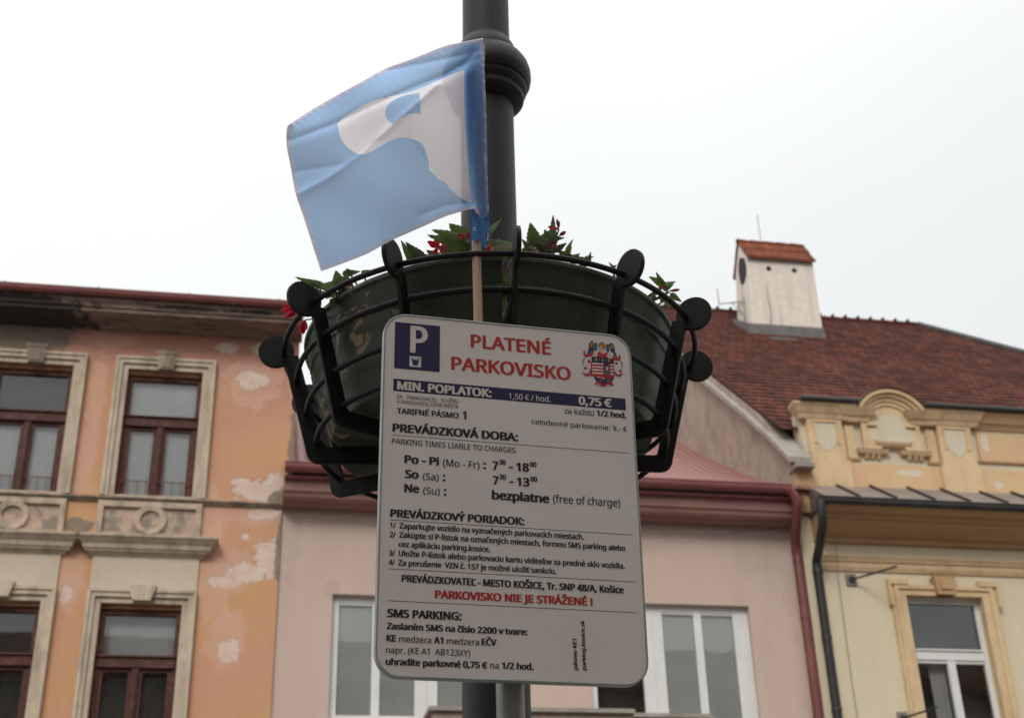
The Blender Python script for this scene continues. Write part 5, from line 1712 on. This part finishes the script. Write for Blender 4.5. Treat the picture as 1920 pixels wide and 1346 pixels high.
TEXT = [
   ('b', 'w', 'P', -0.2363, 0.3202, 0.0406, 0.066),
   ('b', 'r', 'PLATENÉ', -0.0946, 0.3469, 0.1939, 0.0325),
   ('b', 'r', 'PARKOVISKO', -0.1402, 0.2862, 0.2854, 0.0319),
   ('b', 'w', 'MIN. POPLATOK:', -0.2642, 0.2254, 0.2187, 0.0198),
   ('r', 'w', '1,50 € / hod.', -0.005, 0.2258, 0.0992, 0.014),
   ('b', 'w', '0,75 €', 0.1616, 0.2263, 0.0808, 0.0197),
   ('r', 'g', 'ZA   PARKOVACIU   SLUŽBU', -0.2644, 0.204, 0.1416, 0.009),
   ('r', 'g', 'V PARKOVACEJ ZÓNE MESTA', -0.2642, 0.1916, 0.1407, 0.0089),
   ('s', 'k', 'TARIFNÉ PÁSMO', -0.2637, 0.1672, 0.1416, 0.0131),
   ('b', 'k', '1', -0.1136, 0.1664, 0.0088, 0.019),
   ('r', 'k', 'za každú', 0.127, 0.2009, 0.0711, 0.0133),
   ('b', 'k', '1/2 hod.', 0.2045, 0.2017, 0.0734, 0.0133),
   ('r', 'k', 'celodenné parkovanie: 9,- €', 0.0482, 0.1679, 0.229, 0.0123),
   ('b', 'k', 'PREVÁDZKOVÁ DOBA:', -0.2726, 0.1232, 0.2878, 0.0186),
   ('r', 'k', 'PARKING TIMES LIABLE TO CHARGES', -0.2729, 0.0942, 0.2818, 0.0128),
   ('b', 'k', 'Po - Pi', -0.2442, 0.0513, 0.0774, 0.0182),
   ('r', 'k', '(Mo - Fr)', -0.1582, 0.0507, 0.0831, 0.0166),
   ('b', 'k', ':', -0.0663, 0.0511, 0.0057, 0.0185),
   ('b', 'k', '7', -0.0454, 0.0508, 0.0135, 0.0192),
   ('b', 'k', '30', -0.03, 0.0641, 0.0153, 0.0112),
   ('b', 'k', '- 18', -0.0074, 0.0518, 0.047, 0.0193),
   ('b', 'k', '00', 0.0409, 0.0642, 0.0161, 0.0113),
   ('b', 'k', 'So', -0.2426, 0.0171, 0.031, 0.0181),
   ('r', 'k', '(Sa)', -0.2027, 0.0161, 0.0355, 0.0157),
   ('b', 'k', ':', -0.1582, 0.016, 0.0053, 0.0182),
   ('b', 'k', '7', -0.0447, 0.0162, 0.0131, 0.019),
   ('b', 'k', '30', -0.0301, 0.0296, 0.0159, 0.0111),
   ('b', 'k', '- 13', -0.0069, 0.017, 0.0468, 0.0191),
   ('b', 'k', '00', 0.0415, 0.0296, 0.0164, 0.0112),
   ('b', 'k', 'Ne', -0.2433, -0.0154, 0.0332, 0.0179),
   ('r', 'k', '(Su)', -0.2016, -0.0166, 0.037, 0.0156),
   ('b', 'k', ':', -0.1557, -0.0169, 0.0053, 0.018),
   ('b', 'k', 'bezplatne', -0.0475, -0.0182, 0.1321, 0.0192),
   ('r', 'k', '(free of charge)', 0.0933, -0.0165, 0.1579, 0.0182),
   ('b', 'k', 'PREVÁDZKOVÝ PORIADOK:', -0.2727, -0.0737, 0.2986, 0.0166),
   ('s', 'k', '1/', -0.2725, -0.0982, 0.0122, 0.0119),
   ('s', 'k', 'Zaparkujte vozidlo na vyznačených parkovacích miestach.', -0.2522, -0.0984, 0.4147, 0.0122),
   ('s', 'k', '2/', -0.273, -0.119, 0.0132, 0.0118),
   ('s', 'k', 'Zakúpte si P-lístok na označených miestach, formou SMS parking alebo', -0.2525, -0.1186, 0.5105, 0.0122),
   ('s', 'k', 'cez aplikáciu parking.kosice.', -0.2531, -0.1392, 0.2013, 0.0121),
   ('s', 'k', '3/', -0.2735, -0.1599, 0.0131, 0.0116),
   ('s', 'k', 'Uložte P-lístok alebo parkovaciu kartu viditeľne za predné sklo vozidla.', -0.2527, -0.1593, 0.5074, 0.012),
   ('s', 'k', '4/', -0.274, -0.1796, 0.0134, 0.0116),
   ('s', 'k', 'Za porušenie  VZN č. 157 je možné uložiť sankciu.', -0.253, -0.1799, 0.3495, 0.0119),
   ('s', 'k', 'PREVÁDZKOVATEĽ - MESTO KOŠICE, Tr. SNP 48/A, Košice', -0.2453, -0.2151, 0.4945, 0.0146),
   ('b', 'r', 'PARKOVISKO NIE JE STRÁŽENÉ !', -0.1734, -0.2464, 0.3499, 0.0163),
   ('b', 'k', 'SMS PARKING:', -0.2744, -0.2914, 0.1591, 0.0163),
   ('b', 'k', 'Zaslaním SMS na číslo 2200 v tvare:', -0.2748, -0.3169, 0.3031, 0.0128),
   ('b', 'k', 'KE', -0.2749, -0.3422, 0.0212, 0.013),
   ('r', 'k', 'medzera', -0.2482, -0.3428, 0.0679, 0.0131),
   ('b', 'k', 'A1', -0.1749, -0.3424, 0.0205, 0.0131),
   ('r', 'k', 'medzera', -0.1475, -0.343, 0.0697, 0.0132),
   ('b', 'k', 'EČV', -0.0727, -0.3422, 0.0331, 0.0133),
   ('r', 'k', 'napr. (KE A1  AB123XY)', -0.2746, -0.3664, 0.1776, 0.0129),
   ('b', 'k', 'uhradíte parkovné 0,75 €', -0.2753, -0.3906, 0.2152, 0.0129),
   ('r', 'k', 'na', -0.0539, -0.3902, 0.0184, 0.0131),
   ('b', 'k', '1/2 hod.', -0.029, -0.3901, 0.0692, 0.0131),
]
TEXT = [('b',)+r_[1:] if r_[2].startswith('PREVÁDZKOVATEĽ') else r_ for r_ in TEXT]
for row in TEXT:
    lettering(*row)
lettering('s', 'k', 'pásmo KE1', .1364, -.3864, .0664, .0082, True)
lettering('s', 'k', 'parking.kosice.sk', .1556, -.3867, .1073, .0082, True)
# coat of arms
def kc(x_, y_):
    return (.1978+.0001183*(x_-440)-5.6e-6*(y_-690), .3342-.0001242*(y_-690)+1.16e-5*(x_-440))
def ell(cx_, cy_, rx, ry, n_=16, a0=0, a1=360):
    return [(cx_+rx*math.cos(R(a0+(a1-a0)*k/n_)), cy_+ry*math.sin(R(a0+(a1-a0)*k/n_))) for k in range(n_)]
def cres(cx_, cy_, r_, w_, a0, a1):
    o1 = [(cx_+r_*math.cos(R(a0+(a1-a0)*k/10)), cy_+r_*math.sin(R(a0+(a1-a0)*k/10))) for k in range(11)]
    i1 = [(cx_+(r_-w_*math.sin(PI*k/10))*math.cos(R(a0+(a1-a0)*k/10)), cy_+(r_-w_*math.sin(PI*k/10))*math.sin(R(a0+(a1-a0)*k/10))) for k in range(9, 0, -1)]
    return o1+i1
NV, RD, WT, GD, TL, SK, GY_ = range(7)
arms = [
 (ell(345, 650, 85, 110), WT), (ell(350, 850, 80, 90), WT), (ell(985, 700, 85, 110), WT), (ell(1010, 890, 75, 90), WT),
 ([(480, 270), (520, 243), (555, 270), (552, 420), (480, 410)], TL), ([(365, 400), (470, 330), (470, 430), (410, 500), (335, 500)], TL),
 ([(375, 340), (385, 265), (425, 215), (470, 215), (476, 350), (420, 370)], NV), ([(398, 340), (402, 270), (440, 230), (464, 250), (460, 340), (425, 352)], GD),
 ([(370, 360), (470, 350), (480, 430), (400, 440)], NV),
 ([(742, 300), (775, 278), (815, 290), (812, 450), (745, 440)], TL), ([(815, 300), (830, 250), (890, 275), (925, 340), (930, 440), (845, 450)], NV),
 ([(835, 330), (845, 280), (885, 295), (905, 340), (900, 385), (840, 375)], GD), ([(880, 440), (932, 430), (985, 565), (910, 550)], TL),
 (ell(652, 318, 80, 85), GD), (ell(645, 400, 55, 88), SK), (ell(700, 330, 40, 60), GD),
 ([(555, 470), (600, 430), (640, 480), (700, 480), (760, 450), (860, 560), (780, 615), (540, 590)], RD),
 ([(285, 475), (350, 510), (430, 465), (490, 425), (505, 470), (440, 535), (340, 562), (262, 545)], RD),
 ([(870, 535), (960, 572), (1030, 540), (1055, 620), (960, 645), (890, 605)], RD), (ell(285, 455, 22, 35), RD), (ell(1035, 545, 18, 40), RD),
 ([(470, 480), (535, 445), (575, 500), (505, 565), (465, 530)], WT), ([(750, 500), (830, 485), (875, 580), (800, 605)], WT), (ell(512, 498, 14, 14), TL), (ell(825, 520, 14, 14), GD),
 ([(440, 545), (905, 590), (912, 705), (435, 668)], NV), (ell(532, 608, 30, 34), GD), (ell(668, 625, 28, 34), GD), (ell(805, 632, 30, 34), GD), (ell(600, 612, 16, 40), TL), (ell(735, 630, 16, 40), TL),
 ([(425, 668), (912, 705), (925, 960), (900, 1010), (415, 945)], RD)]
for i, y_ in enumerate((672, 742, 805, 870)):
    arms.append(([(452, y_), (682, y_+16), (682, y_+46), (452, y_+30)], WT))
    arms.append(([(826, y_+28), (905, y_+34), (905, y_+62), (826, y_+56)], WT))
arms += [
 ([(685, 700), (822, 712), (822, 915), (740, 945), (685, 915)], GY_), (ell(770, 815, 34, 62), TL), (ell(765, 800, 20, 40), WT), ([(700, 690), (800, 700), (790, 735), (710, 730)], NV),
 (cres(350, 860, 95, 45, 20, 190), RD), (cres(1010, 880, 85, 45, -20, 160), RD), (ell(385, 645, 32, 38), RD), (ell(310, 790, 35, 26), RD), (ell(960, 690, 32, 26), RD), (ell(1045, 850, 28, 34), RD),
 (cres(345, 660, 95, 18, 120, 280), NV), (cres(1000, 720, 95, 18, -90, 60), NV), (cres(360, 850, 60, 26, -60, 120), NV), (cres(990, 890, 60, 26, 60, 240), NV),
 ([(480, 960), (660, 1000), (905, 985), (870, 1065), (540, 1055)], NV), ([(555, 970), (720, 1010), (700, 1030), (560, 1000)], RD), (ell(580, 975, 24, 10), WT), (ell(690, 1005, 26, 10), WT),
 (ell(800, 1035, 42, 18), GD), (ell(640, 1040, 40, 20), TL), (ell(750, 1060, 24, 12), TL),
 ([(535, 1055), (860, 1072), (905, 1160), (780, 1140), (690, 1175), (590, 1140), (482, 1118), (540, 1095)], RD), ([(620, 1062), (770, 1070), (740, 1120), (650, 1115)], NV),
 (ell(575, 1135, 26, 14), WT), (ell(782, 1150, 26, 18), WT)]
flat([([kc(*p) for p in poly], mi) for poly, mi in arms], "coat_of_arms", ['navy', 'red_print', 'sign_white', 'gold', 'teal', 'skin_print', 'grey_print'])
